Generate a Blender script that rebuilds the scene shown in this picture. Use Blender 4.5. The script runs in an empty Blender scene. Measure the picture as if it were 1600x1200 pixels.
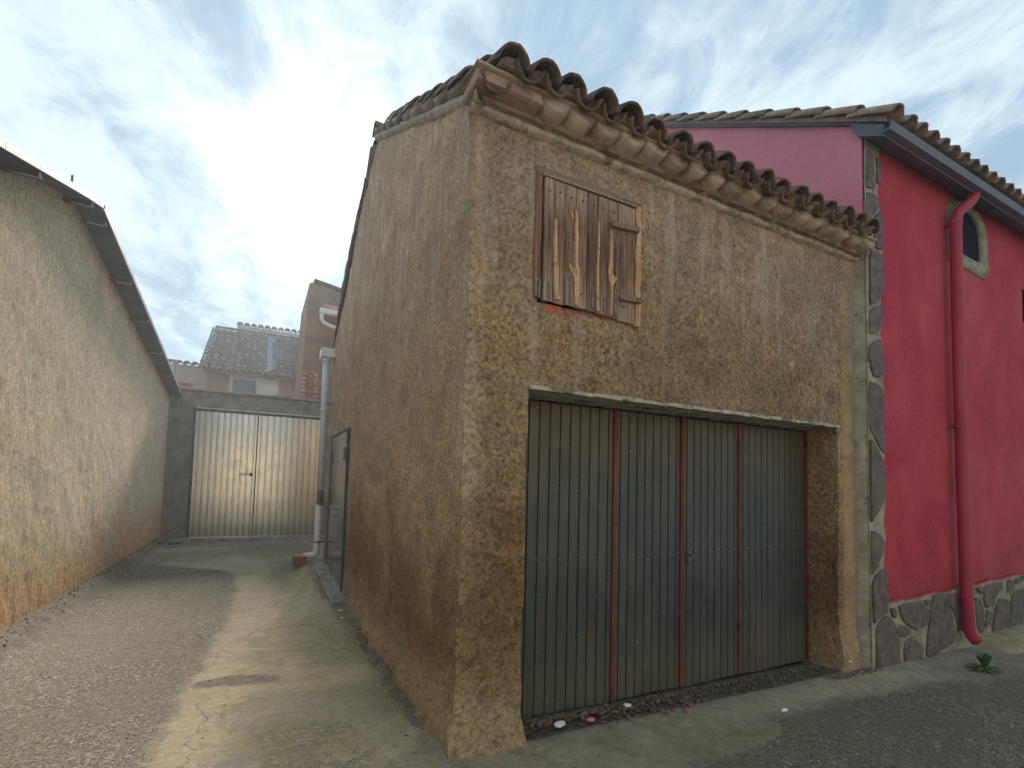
import bpy, math, random
import numpy as np
from mathutils import Matrix, Vector

random.seed(7)
rng = np.random.default_rng(7)
scene = bpy.context.scene
col = scene.collection
R = math.radians

# ------------------------------------------------------------------ camera
yaw, pitch, roll = R(27.18), R(3.17), R(1.464)
fw = Vector((math.sin(yaw)*math.cos(pitch), math.cos(yaw)*math.cos(pitch), math.sin(pitch)))
r0 = Vector((math.cos(yaw), -math.sin(yaw), 0)); u0 = r0.cross(fw)
rt = r0*math.cos(roll) + u0*math.sin(roll)
up = -r0*math.sin(roll) + u0*math.cos(roll)
cam_d = bpy.data.cameras.new('camera')
cam = bpy.data.objects.new('camera', cam_d); col.objects.link(cam)
cam.matrix_world = Matrix(((rt.x, up.x, -fw.x, 0), (rt.y, up.y, -fw.y, 0), (rt.z, up.z, -fw.z, 1.6), (0, 0, 0, 1)))
cam_d.sensor_fit = 'HORIZONTAL'; cam_d.sensor_width = 36.0
cam_d.lens = 769.2/1600*36
cam_d.shift_y = (712.5-600)/1600
cam_d.clip_start = 0.05; cam_d.clip_end = 1000
scene.camera = cam

# ------------------------------------------------------------------ sky, sun, exposure
SUN_AZ, SUN_EL = 6.5, 30.0          # azimuth from +Y towards +X
scene.view_settings.view_transform = 'Standard'
scene.view_settings.look = 'None'
scene.view_settings.exposure = 0.90
scene.view_settings.gamma = 1
world = bpy.data.worlds.new('World'); scene.world = world; world.use_nodes = True


class NT:
    """small helper around a node tree"""
    def __init__(s, nt): s.t = nt; s.k = 0

    def new(s, typ, **props):
        n = s.t.nodes.new(typ)
        for k, v in props.items(): setattr(n, k, v)
        return n

    def put(s, sock, v):
        if v is None: return
        if isinstance(v, bpy.types.NodeSocket): s.t.links.new(v, sock)
        else:
            if isinstance(v, (tuple, list)) and len(v) == 3 and sock.type == 'RGBA': v = (*v, 1)
            sock.default_value = v

    def math(s, op, a, b=None, c=None, clamp=False):
        n = s.new('ShaderNodeMath', operation=op); n.use_clamp = clamp
        s.put(n.inputs[0], a); s.put(n.inputs[1], b)
        if c is not None: s.put(n.inputs[2], c)
        return n.outputs[0]

    def vmath(s, op, a, b=None, out=0):
        n = s.new('ShaderNodeVectorMath', operation=op)
        s.put(n.inputs[0], a); s.put(n.inputs[1], b)
        return n.outputs[out]

    def mix(s, f, a, b, mode='MIX'):
        n = s.new('ShaderNodeMix', data_type='RGBA', blend_type=mode)
        s.put(n.inputs[0], f); s.put(n.inputs[6], a); s.put(n.inputs[7], b)
        return n.outputs[2]

    def noise(s, vec, scale, detail=4, rough=.55, dist=0., out=0):
        n = s.new('ShaderNodeTexNoise')
        s.put(n.inputs['Vector'], vec); n.inputs['Scale'].default_value = scale
        n.inputs['Detail'].default_value = detail; n.inputs['Roughness'].default_value = rough
        n.inputs['Distortion'].default_value = dist
        return n.outputs[out]

    def voro(s, vec, scale, feature='F1', out='Distance'):
        n = s.new('ShaderNodeTexVoronoi', feature=feature)
        s.put(n.inputs['Vector'], vec); n.inputs['Scale'].default_value = scale
        return n.outputs[out]

    def rng(s, v, a, b, c=0., d=1., smooth=False):
        n = s.new('ShaderNodeMapRange'); n.clamp = True
        if smooth: n.interpolation_type = 'SMOOTHSTEP'
        s.put(n.inputs[0], v)
        for i, x in enumerate((a, b, c, d)): s.put(n.inputs[i+1], x)
        return n.outputs[0]

    def scale(s, vec, xyz):
        n = s.new('ShaderNodeMapping'); s.put(n.inputs[0], vec); n.inputs['Scale'].default_value = xyz
        return n.outputs[0]

    def xyz(s, vec):
        n = s.new('ShaderNodeSeparateXYZ'); s.put(n.inputs[0], vec); return n.outputs

    def bump(s, h, strength, dist, normal=None):
        n = s.new('ShaderNodeBump'); n.inputs['Strength'].default_value = strength
        n.inputs['Distance'].default_value = dist; s.put(n.inputs['Height'], h)
        if normal is not None: s.put(n.inputs['Normal'], normal)
        return n.outputs[0]


SKYSEED = 8.8
w = NT(world.node_tree)
bg = world.node_tree.nodes['Background']
sky = w.new('ShaderNodeTexSky', sky_type='NISHITA'); sky.sun_disc = False
sky.sun_elevation = R(SUN_EL); sky.sun_rotation = R(SUN_AZ); sky.air_density = 1.0; sky.dust_density = 1.0
tc = w.new('ShaderNodeTexCoord').outputs['Generated']
d3 = w.vmath('NORMALIZE', tc)
dx, dy, dz = w.xyz(d3)
den = w.math('ADD', w.math('MAXIMUM', dz, 0.0), 0.16)
pu = w.math('DIVIDE', w.math('SUBTRACT', w.math('MULTIPLY', dx, math.cos(R(14))), w.math('MULTIPLY', dy, math.sin(R(14)))), den)
pv = w.math('DIVIDE', w.math('ADD', w.math('MULTIPLY', dx, math.sin(R(14))), w.math('MULTIPLY', dy, math.cos(R(14)))), den)
cmb = w.new('ShaderNodeCombineXYZ'); w.put(cmb.inputs[0], pu); w.put(cmb.inputs[1], w.math('MULTIPLY', pv, .42)); cmb.inputs[2].default_value = SKYSEED
cp = cmb.outputs[0]
big = w.noise(cp, 1.5, 5, .5, .5)
cmb2 = w.new('ShaderNodeCombineXYZ'); w.put(cmb2.inputs[0], pu); w.put(cmb2.inputs[1], w.math('MULTIPLY', pv, .5)); cmb2.inputs[2].default_value = 9.1
wisp = w.noise(cmb2.outputs[0], 4.6, 10, .64, 1.2)
cmb3 = w.new('ShaderNodeCombineXYZ'); w.put(cmb3.inputs[0], pu); w.put(cmb3.inputs[1], w.math('MULTIPLY', pv, .75)); cmb3.inputs[2].default_value = 1.3
tuft = w.noise(cmb3.outputs[0], 9.5, 8, .66, .8)
cl = w.math('ADD', w.math('ADD', w.math('MULTIPLY', big, .60), w.math('MULTIPLY', wisp, .36)), w.math('MULTIPLY', tuft, .18))
shade = w.rng(cl, .495, .67, 0, 1, True)
ccol = w.mix(shade, (2.1, 2.95, 3.8), (4.2, 5.1, 5.6))
sdir = (math.sin(R(SUN_AZ))*math.cos(R(SUN_EL)), math.cos(R(SUN_AZ))*math.cos(R(SUN_EL)), math.sin(R(SUN_EL)))
cosang = w.math('MAXIMUM', w.vmath('DOT_PRODUCT', d3, sdir, out=1), 0.0)
glow1 = w.math('MULTIPLY', w.math('POWER', cosang, 130.0), 9.0)
glow2 = w.math('MULTIPLY', w.math('POWER', cosang, 40.0), .8)
glow = w.math('ADD', glow1, glow2)
gm = w.mix(1.0, ccol, (1, 1, 1), 'MIX')
gcol = w.vmath('SCALE', (1.0, .98, .93)); gcol.node.inputs[3].default_value = 1
w.put(gcol.node.inputs[3], w.math('MULTIPLY', glow, w.rng(cl, .44, .62, .25, 1.15)))
cloudc = w.vmath('ADD', ccol, gcol)
cover = w.rng(cl, .36, .45, .55, 1, True)
hor = w.rng(dz, .0, .22, 1.0, 0.0, True)
cloudc = w.mix(w.math('MULTIPLY', hor, .3), cloudc, (5.2, 5.5, 5.4))
final = w.mix(cover, sky.outputs[0], cloudc)
w.put(bg.inputs['Color'], final)
bg.inputs['Strength'].default_value = 0.1

sun_d = bpy.data.lights.new('sun', 'SUN'); sun_d.energy = 4.2; sun_d.angle = R(14); sun_d.color = (1, .91, .78)
sun = bpy.data.objects.new('sun', sun_d); col.objects.link(sun)
sun.rotation_euler = Vector(sdir).to_track_quat('Z', 'Y').to_euler(); sun.location = (0, 0, 30)

# ------------------------------------------------------------------ numpy noise
PERM = rng.permutation(256); PERM = np.concatenate([PERM, PERM, PERM])
GR = rng.normal(size=(256, 3)); GR /= np.linalg.norm(GR, axis=1)[:, None]


def pn(P):
    P = np.asarray(P, float); i = np.floor(P).astype(int); f = P-i; i &= 255
    u = f*f*f*(f*(f*6-15)+10); out = np.zeros(len(P))
    for a in (0, 1):
        for b in (0, 1):
            for c in (0, 1):
                g = GR[PERM[PERM[PERM[i[:, 0]+a]+i[:, 1]+b]+i[:, 2]+c]]
                dd = f-np.array((a, b, c)); dot = (g*dd).sum(1)
                wt = (u[:, 0] if a else 1-u[:, 0])*(u[:, 1] if b else 1-u[:, 1])*(u[:, 2] if c else 1-u[:, 2])
                out += wt*dot
    return out


def fbm(P, sc, octv=3, seed=0.):
    P = np.asarray(P, float)*sc+seed; s = 0; a = 1
    for k in range(octv):
        s = s+a*pn(P); P = P*2.03+11.3; a *= .5
    return s


def vdisp(P, big_a, big_s, small_a, small_s, seed=0.):
    P = np.asarray(P, float); D = np.zeros_like(P)
    for k in range(3):
        D[:, k] = big_a*fbm(P, big_s, 2, seed+k*17.3)+small_a*fbm(P, small_s, 3, seed+k*31.7)
    return P+D


def ss(a, b, v):
    t = np.clip((v-a)/(b-a), 0, 1); return t*t*(3-2*t)

# ------------------------------------------------------------------ object helpers


def wpos(o):
    p = Vector((0, 0, 0))
    while o is not None: p += o.location; o = o.parent
    return p


def tag(o, label=None, cat=None, group=None, kind=None):
    if label: o['label'] = label
    if cat: o['category'] = cat
    if group: o['group'] = group
    if kind: o['kind'] = kind
    return o


def thing(name, loc, label, cat, group=None):
    o = bpy.data.objects.new(name, None); col.objects.link(o); o.location = loc
    o.empty_display_size = .2
    return tag(o, label, cat, group)


def part(name, V, F, mat, parent=None, smooth=False, label=None, kind=None):
    """verts in world coordinates (when the parents are unrotated)"""
    me = bpy.data.meshes.new(name)
    off = wpos(parent) if parent is not None else Vector((0, 0, 0))
    V = np.asarray(V, float)-np.array(off)
    me.from_pydata([tuple(v) for v in V.tolist()], [], [tuple(int(i) for i in f) for f in F])
    me.materials.append(mat); me.update()
    if smooth: me.polygons.foreach_set('use_smooth', [True]*len(me.polygons))
    o = bpy.data.objects.new(name, me); col.objects.link(o); o.parent = parent
    if label: o['label'] = label
    if kind: o['kind'] = kind
    return o


def inst(name, me, loc, rot, parent, scale=(1, 1, 1)):
    o = bpy.data.objects.new(name, me); col.objects.link(o); o.parent = parent
    o.location = Vector(loc)-(wpos(parent) if parent is not None else Vector((0, 0, 0)))
    o.rotation_euler = rot; o.scale = scale
    return o


class MB:
    def __init__(s): s.V = []; s.F = []

    def add(s, V, F):
        n = len(s.V); s.V += [tuple(v) for v in V]; s.F += [tuple(i+n for i in f) for f in F]; return s

    def box(s, x0, x1, y0, y1, z0, z1, j=0., bev=0.):
        if bev:
            # chamfered box
            V = []; F = []
            for (xa, xb, ya, yb, z) in ((x0+bev, x1-bev, y0+bev, y1-bev, z0), (x0, x1, y0, y1, z0+bev), (x0, x1, y0, y1, z1-bev), (x0+bev, x1-bev, y0+bev, y1-bev, z1)):
                V += [(xa, ya, z), (xb, ya, z), (xb, yb, z), (xa, yb, z)]
            F.append((3, 2, 1, 0)); F.append((12, 13, 14, 15))
            for L in range(3):
                for k in range(4):
                    F.append((L*4+k, L*4+(k+1) % 4, L*4+4+(k+1) % 4, L*4+4+k))
        else:
            V = [(x, y, z) for z in (z0, z1) for (x, y) in ((x0, y0), (x1, y0), (x1, y1), (x0, y1))]
            F = [(3, 2, 1, 0), (4, 5, 6, 7), (0, 1, 5, 4), (1, 2, 6, 5), (2, 3, 7, 6), (3, 0, 4, 7)]
        if j: V = [tuple(c+random.uniform(-j, j) for c in v) for v in V]
        return s.add(V, F)

    def prism(s, poly, y0, y1, axis='y', bev=0.):
        """polygon given in (a, b); extruded along y (a=x,b=z) or x (a=y,b=z) or z (a=x,b=y); y0 is the front"""
        n = len(poly)
        c = (sum(p[0] for p in poly)/n, sum(p[1] for p in poly)/n)

        def P(a, b, t): return (a, t, b) if axis == 'y' else ((t, a, b) if axis == 'x' else (a, b, t))
        rings = []
        if bev:
            k = bev*(1 if y1 > y0 else -1)
            ins = []
            for p in poly:
                dx_, dy_ = p[0]-c[0], p[1]-c[1]; L = math.hypot(dx_, dy_) or 1
                q = max(0, (L-bev)/L); ins.append((c[0]+dx_*q, c[1]+dy_*q))
            rings = [(ins, y0), (poly, y0+k), (poly, y1)]
        else: rings = [(poly, y0), (poly, y1)]
        V = [P(a, b, t) for ring, t in rings for a, b in ring]
        F = [tuple(range(n)), tuple(reversed(range((len(rings)-1)*n, len(rings)*n)))]
        for L in range(len(rings)-1):
            for k in range(n): F.append((L*n+k, L*n+n+k, L*n+n+(k+1) % n, L*n+(k+1) % n))
        return s.add(V, F)

    def tube(s, pts, r, seg=14, cap=True, r2=None):
        pts = [Vector(p) for p in pts]; V = []; F = []; prev = None
        for i, p in enumerate(pts):
            a = pts[max(i-1, 0)]; b = pts[min(i+1, len(pts)-1)]; t = (b-a).normalized()
            if prev is None:
                h = Vector((0, 0, 1)) if abs(t.z) < .9 else Vector((1, 0, 0)); n1 = t.cross(h).normalized()
            else:
                n1 = (prev-t*prev.dot(t)).normalized()
            prev = n1; n2 = t.cross(n1); rr = r if not isinstance(r, (list, tuple)) else r[i]
            for k in range(seg):
                a_ = 2*math.pi*k/seg; V.append(tuple(p+n1*math.cos(a_)*rr+n2*math.sin(a_)*rr))
        for i in range(len(pts)-1):
            for k in range(seg): F.append((i*seg+k, i*seg+(k+1) % seg, (i+1)*seg+(k+1) % seg, (i+1)*seg+k))
        if cap: F.append(tuple(reversed(range(seg)))); F.append(tuple(range((len(pts)-1)*seg, len(pts)*seg)))
        return s.add(V, F)

    def part(s, name, mat, parent=None, smooth=False, **k): return part(name, s.V, s.F, mat, parent, smooth, **k)


def grid_wall(us, vs, fn, holes=()):
    """us, vs 1-D arrays; fn(U,V)->Nx3; holes (u0,u1,v0,v1) leave faces out"""
    U, Vv = np.meshgrid(us, vs, indexing='ij'); P = fn(U.ravel(), Vv.ravel())
    nu, nv = len(us), len(vs)
    i, j = np.meshgrid(np.arange(nu-1), np.arange(nv-1), indexing='ij'); i = i.ravel(); j = j.ravel()
    uc = (us[i]+us[i+1])/2; vc = (vs[j]+vs[j+1])/2; keep = np.ones(len(i), bool)
    for (a, b, c, d) in holes: keep &= ~((uc > a) & (uc < b) & (vc > c) & (vc < d))
    i, j = i[keep], j[keep]
    F = np.stack([i*nv+j, (i+1)*nv+j, (i+1)*nv+j+1, i*nv+j+1], 1)
    return P, F


def lin(a, b, step, *brk):
    cuts = sorted({a, b, *[x for x in brk if a < x < b]}); out = []
    for p, q in zip(cuts[:-1], cuts[1:]): out.append(np.linspace(p, q, max(1, int(round((q-p)/step)))+1)[:-1])
    out.append(np.array([b])); return np.concatenate(out)


def arc(c, r, a0, a1, n, plane='xz', y=0.):
    out = []
    for k in range(n+1):
        a = R(a0+(a1-a0)*k/n); out.append((c[0]+r*math.cos(a), y, c[1]+r*math.sin(a)))
    return out

# ------------------------------------------------------------------ materials


def base_mat(name, rough=.9, spec=.25, metal=0.):
    m = bpy.data.materials.new(name); m.use_nodes = True; n = NT(m.node_tree)
    b = m.node_tree.nodes['Principled BSDF']
    b.inputs['Roughness'].default_value = rough; b.inputs['Metallic'].default_value = metal
    b.inputs['Specular IOR Level'].default_value = spec
    P = n.new('ShaderNodeNewGeometry').outputs['Position']
    return m, n, b, P


def simple(name, c1, c2, scale=8, rough=.85, spec=.3, metal=0., bump=.3, bd=.004, stretch=(1, 1, 1), objrand=0., speck=None, coord='P'):
    m, n, b, P = base_mat(name, rough, spec, metal)
    if coord == 'O': P = n.new('ShaderNodeTexCoord').outputs['Object']
    q = n.scale(P, stretch)
    f = n.rng(n.noise(q, scale, 6, .6, .3), .32, .68)
    c = n.mix(f, c1, c2)
    if objrand:
        oi = n.new('ShaderNodeObjectInfo').outputs['Random']
        c = n.mix(1.0, c, n.rng(oi, 0, 1, 1-objrand, 1+objrand*.6), 'MULTIPLY')
    if speck:
        s2 = n.rng(n.noise(P, speck[1], 4, .6), speck[2], speck[2]+.06); c = n.mix(n.math('MULTIPLY', s2, speck[3] if len(speck) > 3 else 1.0), c, speck[0])
    n.put(b.inputs['Base Color'], c)
    if bump: n.put(b.inputs['Normal'], n.bump(n.noise(q, scale*5, 6, .65, .2), bump, bd))
    return m


def plaster_front():
    m, n, b, P = base_mat('brown_roughcast', .95, .12)
    x, y, z = n.xyz(P)
    warp = n.noise(P, 2.2, 3, .5)
    def rot_(a, st, sc, sd):
        mp = n.new('ShaderNodeMapping'); n.put(mp.inputs[0], P); mp.inputs['Rotation'].default_value = (0, a, 0); mp.inputs['Location'].default_value = (sd, sd, sd)
        return n.noise(n.scale(mp.outputs[0], st), sc, 5, .62, .35)
    sa = rot_(.5, (1, 1, .45), 34, 1); sb = rot_(-.75, (1, 1, .45), 34, 4); sc_ = rot_(1.4, (1, 1, .5), 30, 7)
    sel = n.rng(n.noise(P, 5.5, 3, .6), .42, .58)
    sel2 = n.rng(n.noise(P, 4.3, 3, .6, 0, ), .45, .6)
    stroke = n.math('ADD', n.math('MULTIPLY', sa, n.math('SUBTRACT', 1, sel)), n.math('MULTIPLY', sb, sel))
    stroke = n.math('ADD', n.math('MULTIPLY', stroke, .72), n.math('MULTIPLY', sc_, .28))
    grit = n.noise(P, 40, 7, .75, .3)
    stroke = n.math('ADD', n.math('MULTIPLY', stroke, .5), n.math('MULTIPLY', grit, .5))
    fine = n.noise(P, 75, 5, .7, .2)
    big_ = n.noise(P, 1.1, 4, .55, .4)
    s = n.rng(stroke, .42, .58)
    c = n.mix(s, (.155, .085, .040), (.60, .395, .225))
    c = n.mix(n.rng(big_, .40, .62, 0, .55), c, n.mix(s, (.17, .108, .062), (.52, .365, .225)))
    # greyer and smoother towards the eaves, ochre and damp towards the ground
    hi = n.rng(n.math('ADD', z, n.math('MULTIPLY', warp, 1.2)), 2.9, 4.3, 0, .6, True)
    c = n.mix(hi, c, n.mix(s, (.26, .195, .145), (.52, .405, .305)))
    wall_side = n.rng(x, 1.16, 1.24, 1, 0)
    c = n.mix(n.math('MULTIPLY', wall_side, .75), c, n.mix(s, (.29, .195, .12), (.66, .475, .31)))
    # vertical washed streaks on the side wall and below the cornice
    streak = n.noise(n.scale(P, (5, 5, .35)), 2.2, 5, .6)
    c = n.mix(n.math('MULTIPLY', n.rng(streak, .52, .66), n.rng(z, 1.2, 3.6, .0, .42)), c, (.60, .545, .46))
    damp = n.noise(n.scale(P, (1, 1, .55)), 1.7, 4, .55, .5)
    low = n.rng(n.math('ADD', z, n.math('MULTIPLY', damp, -2.6)), -.62, .30, 1, 0, True)
    low2 = n.rng(z, .12, .5, .15, 1)
    dm = n.math('MULTIPLY', low, low2)
    c = n.mix(n.math('MULTIPLY', dm, .85), c, n.mix(s, (.105, .056, .026), (.30, .175, .088)))
    foot = n.rng(n.math('ADD', z, n.math('MULTIPLY', warp, -.6)), -.28, .25, .75, 0)
    c = n.mix(foot, c, n.mix(s, (.26, .18, .105), (.56, .42, .26)))
    # mossy grey-olive weathering over the lintel and in runs under the cornice
    lz_ = n.math('MULTIPLY', n.rng(n.math('ADD', z, n.math('MULTIPLY', warp, .5)), 2.30, 2.55), n.rng(n.math('ADD', z, n.math('MULTIPLY', warp, -.8)), 2.05, 2.75, 1, 0))
    lz_ = n.math('MULTIPLY', lz_, n.math('MULTIPLY', n.rng(x, 1.9, 2.7), n.rng(n.noise(P, 2.6, 5, .65), .36, .56)))
    c = n.mix(n.math('MULTIPLY', lz_, .6), c, n.mix(s, (.13, .10, .055), (.33, .265, .16)))
    run = n.noise(n.scale(P, (7, 7, .25)), 1.6, 5, .65)
    c = n.mix(n.math('MULTIPLY', n.rng(run, .55, .70), n.rng(z, 2.9, 4.0, 0, .5)), c, (.16, .125, .095))
    grey_p = n.rng(n.noise(P, .75, 5, .6, .6), .50, .62, 0, .22)
    c = n.mix(grey_p, c, n.mix(s, (.17, .14, .10), (.42, .36, .27)))
    pat = n.noise(n.scale(P, (1, 1, 1.3)), 1.9, 6, .62, .7); pat2 = n.noise(P, 5.0, 5, .6, .4)
    c = n.mix(1.0, c, n.rng(pat, .33, .67, .84, 1.22), 'MULTIPLY'); c = n.mix(1.0, c, n.rng(pat2, .33, .67, .90, 1.12), 'MULTIPLY')
    c = n.mix(n.math('MULTIPLY', n.rng(pat2, .56, .68), n.rng(z, 2.9, 1.4, 0, .5)), c, n.mix(s, (.24, .12, .045), (.55, .33, .15)))
    # smooth ochre strip of render at the right end
    oc = n.math('MULTIPLY', n.rng(n.math('ADD', x, n.math('MULTIPLY', fine, .05)), 5.06, 5.10), n.rng(z, 2.3, 3.2, 1, .15))
    och = n.mix(n.rng(n.noise(P, 5, 4, .6), .35, .65), (.42, .28, .15), (.58, .42, .26))
    c = n.mix(n.math('MULTIPLY', oc, .8), c, och)
    # ash-grey seam of mortar where the houses meet
    sm = n.rng(n.math('ADD', x, n.math('MULTIPLY', n.noise(P, 9, 4, .6), .14)), 5.285, 5.31)
    c = n.mix(sm, c, n.mix(n.rng(fine, .35, .65), (.22, .20, .165), (.42, .385, .32)))
    n.put(b.inputs['Base Color'], n.mix(n.rng(fine, .3, .7, .0, .35), c, n.mix(.5, c, (.10, .07, .045))))
    amt = n.rng(z, 3.2, 4.1, 1, .45)
    h = n.math('ADD', n.math('ADD', n.math('MULTIPLY', stroke, 1.0), n.math('MULTIPLY', fine, .28)), n.math('MULTIPLY', n.noise(P, 5.5, 4, .6, .5), .9))
    h = n.math('MULTIPLY', h, amt)
    n.put(b.inputs['Normal'], n.bump(h, 1.0, .030))
    return m


def plaster_left():
    m, n, b, P = base_mat('cream_roughcast', .93, .15)
    x, y, z = n.xyz(P)
    stroke = n.math('ADD', n.math('MULTIPLY', n.noise(n.scale(P, (1, 1, .45)), 24, 5, .65, .5), .5), n.math('MULTIPLY', n.noise(P, 30, 6, .72, .4), .5))
    fine = n.noise(P, 70, 4, .7)
    s = n.rng(stroke, .41, .59)
    c = n.mix(s, (.53, .42, .265), (.92, .80, .59))
    blot = n.noise(n.scale(P, (1, 1, .5)), 1.1, 4, .6, .3)
    c = n.mix(n.rng(blot, .42, .66, 0, .45), c, n.mix(s, (.50, .42, .30), (.86, .76, .58)))
    low = n.rng(n.math('ADD', z, n.math('MULTIPLY', n.noise(P, 1.6, 4, .6), -1.1)), -.55, .75, 1, 0, True)
    c = n.mix(n.math('MULTIPLY', low, .92), c, n.mix(s, (.30, .145, .05), (.72, .43, .20)))
    pt_ = n.noise(P, 1.6, 6, .65, .5); c = n.mix(1.0, c, n.rng(pt_, .33, .67, .84, 1.08), 'MULTIPLY')
    n.put(b.inputs['Base Color'], n.mix(n.rng(fine, .3, .7, 0, .3), c, n.mix(.5, c, (.12, .08, .04))))
    h = n.math('ADD', stroke, n.math('MULTIPLY', fine, .3))
    n.put(b.inputs['Normal'], n.bump(h, 1.0, .028))
    return m


def plaster_red():
    m, n, b, P = base_mat('crimson_render', .85, .25)
    x, y, z = n.xyz(P)
    f = n.noise(P, 2.0, 5, .6, .5); g = n.noise(P, 26, 6, .65, .5)
    c = n.mix(n.rng(f, .35, .65), (.42, .030, .058), (.55, .062, .098))
    c = n.mix(n.rng(g, .35, .7, 0, .3), c, (.58, .13, .16))
    st = n.noise(n.scale(P, (4, 4, .4)), 2.0, 4, .6)
    c = n.mix(n.rng(st, .56, .7, 0, .25), c, (.24, .025, .04))
    # pink veil of glare painted into the gable colour, paler towards the top
    gab = n.math('MULTIPLY', n.rng(x, 5.345, 5.375, 1, 0), n.rng(z, 2.5, 5.0, .15, .6))
    c = n.mix(gab, c, (.86, .38, .48))
    fade = n.noise(n.scale(P, (1, 1, .6)), .8, 5, .6, .6)
    c = n.mix(n.rng(fade, .48, .66, 0, .30), c, (.60, .15, .19))
    spl = n.rng(n.math('ADD', z, n.math('MULTIPLY', n.noise(P, 3, 5, .65), -.9)), -.1, .5, .55, 0)
    c = n.mix(spl, c, (.27, .055, .06))
    n.put(b.inputs['Base Color'], c)
    n.put(b.inputs['Normal'], n.bump(n.math('ADD', g, n.math('MULTIPLY', f, .5)), .9, .024))
    return m


def mat_wood():
    m, n, b, P = base_mat('weathered_wood', .85, .2)
    oi = n.new('ShaderNodeObjectInfo').outputs['Random']
    q = n.new('ShaderNodeVectorMath', operation='ADD'); n.put(q.inputs[0], P)
    cx_ = n.new('ShaderNodeCombineXYZ'); n.put(cx_.inputs[2], n.math('MULTIPLY', oi, 9)); n.put(q.inputs[1], cx_.outputs[0])
    g = n.noise(n.scale(q.outputs[0], (1, 1, .035)), 95, 7, .72, .25)
    g2 = n.noise(n.scale(q.outputs[0], (1, 1, .12)), 20, 6, .65, .25)
    x, y, z = n.xyz(P)
    c = n.mix(n.rng(g, .36, .64), (.06, .033, .022), (.40, .235, .145))
    c = n.mix(n.rng(g2, .42, .62, 0, .8), c, n.mix(n.rng(g, .33, .67), (.035, .022, .022), (.17, .11, .085)))
    hi = n.rng(n.math('ADD', z, n.math('MULTIPLY', g2, .5)), 3.62, 3.85, 0, .75)
    lo = n.rng(n.math('ADD', z, n.math('MULTIPLY', g2, -.5)), 2.62, 2.9, .65, 0)
    c = n.mix(n.math('MAXIMUM', hi, lo), c, n.mix(n.rng(g, .33, .67), (.18, .12, .09), (.56, .43, .33)))
    c = n.mix(1.0, c, n.rng(oi, 0, 1, .75, 1.25), 'MULTIPLY')
    n.put(b.inputs['Base Color'], c)
    n.put(b.inputs['Normal'], n.bump(n.math('ADD', g, g2), .8, .008))
    return m


def mat_garage():
    m, n, b, P = base_mat('grey_green_steel', .42, .45, .25)
    x, y, z = n.xyz(P)
    g = n.noise(n.scale(P, (1, 1, .08)), 30, 5, .6); f = n.noise(P, 1.4, 4, .6, .5)
    c = n.mix(n.rng(f, .35, .65), (.052, .062, .058), (.085, .094, .083))
    c = n.mix(n.rng(g, .45, .7, 0, .35), c, (.12, .115, .10))
    top = n.rng(n.math('ADD', z, n.math('MULTIPLY', f, .8)), 1.7, 2.5, 0, .7, True)  # brownish ground reflection painted into the upper part of the leaves
    c = n.mix(top, c, (.12, .095, .06))
    bot = n.rng(n.math('ADD', z, n.math('MULTIPLY', f, -.5)), -.2, .35, .65, 0, True)
    c = n.mix(bot, c, (.14, .125, .09))
    rust = n.math('MULTIPLY', n.rng(n.noise(n.scale(P, (1, 1, .35)), 6, 6, .7, .4), .60, .70), n.rng(z, .0, 1.2, 1, .25))
    c = n.mix(n.math('MULTIPLY', rust, .6), c, (.16, .075, .035))
    drip = n.rng(n.noise(n.scale(P, (1, 1, .05)), 14, 4, .6), .56, .70, 0, .45); c = n.mix(drip, c, (.05, .052, .045))
    sp = n.rng(n.noise(P, 38, 3, .5), .70, .73); c = n.mix(n.math('MULTIPLY', sp, .5), c, (.45, .45, .42))
    n.put(b.inputs['Base Color'], c)
    n.put(b.inputs['Roughness'], n.rng(n.noise(P, 7, 5, .6), .3, .7, .34, .6))
    n.put(b.inputs['Normal'], n.bump(n.noise(P, 2.6, 3, .55), .45, .02))
    return m


def mat_galv(name='galvanised_sheet', c1=(.50, .50, .47), c2=(.62, .62, .58), rough=(.17, .27)):
    m, n, b, P = base_mat(name, .3, .5, .85)
    g = n.noise(n.scale(P, (1, 1, .1)), 22, 5, .6); f = n.noise(P, 5, 4, .6, .5)
    c = n.mix(n.rng(g, .35, .65), c1, c2)
    x, y, z = n.xyz(P)
    c = n.mix(n.rng(n.math('ADD', z, n.math('MULTIPLY', g, -.5)), -.2, .35, .5, 0, True), c, (.27, .26, .21))
    c = n.mix(n.rng(f, .50, .75, 0, .25), c, (.38, .38, .36))
    n.put(b.inputs['Base Color'], c)
    n.put(b.inputs['Roughness'], n.rng(f, .3, .7, *rough))
    n.put(b.inputs['Normal'], n.bump(n.noise(P, 1.2, 2, .5), .12, .01))
    return m


def mat_tile(name, c1, c2, lichen, lich_amt=.6):
    m, n, b, P = base_mat(name, .9, .2)
    oi = n.new('ShaderNodeObjectInfo').outputs['Random']
    f = n.noise(P, 14, 6, .65, .4)
    c = n.mix(n.rng(f, .35, .65), c1, c2)
    c = n.mix(n.rng(oi, .55, .95, 0, .45), c, n.mix(.5, c, (.28, .13, .08)))
    g = n.noise(P, 22, 5, .7)
    nz = n.xyz(n.new('ShaderNodeNewGeometry').outputs['Normal'])[2]
    lm = n.math('MULTIPLY', n.rng(g, .46, .60), n.rng(nz, -.1, .6, .15, lich_amt))
    c = n.mix(lm, c, lichen)
    c = n.mix(1.0, c, n.rng(oi, 0, 1, .7, 1.2), 'MULTIPLY')
    n.put(b.inputs['Base Color'], c)
    n.put(b.inputs['Normal'], n.bump(n.math('ADD', f, g), .6, .006))
    return m


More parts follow.
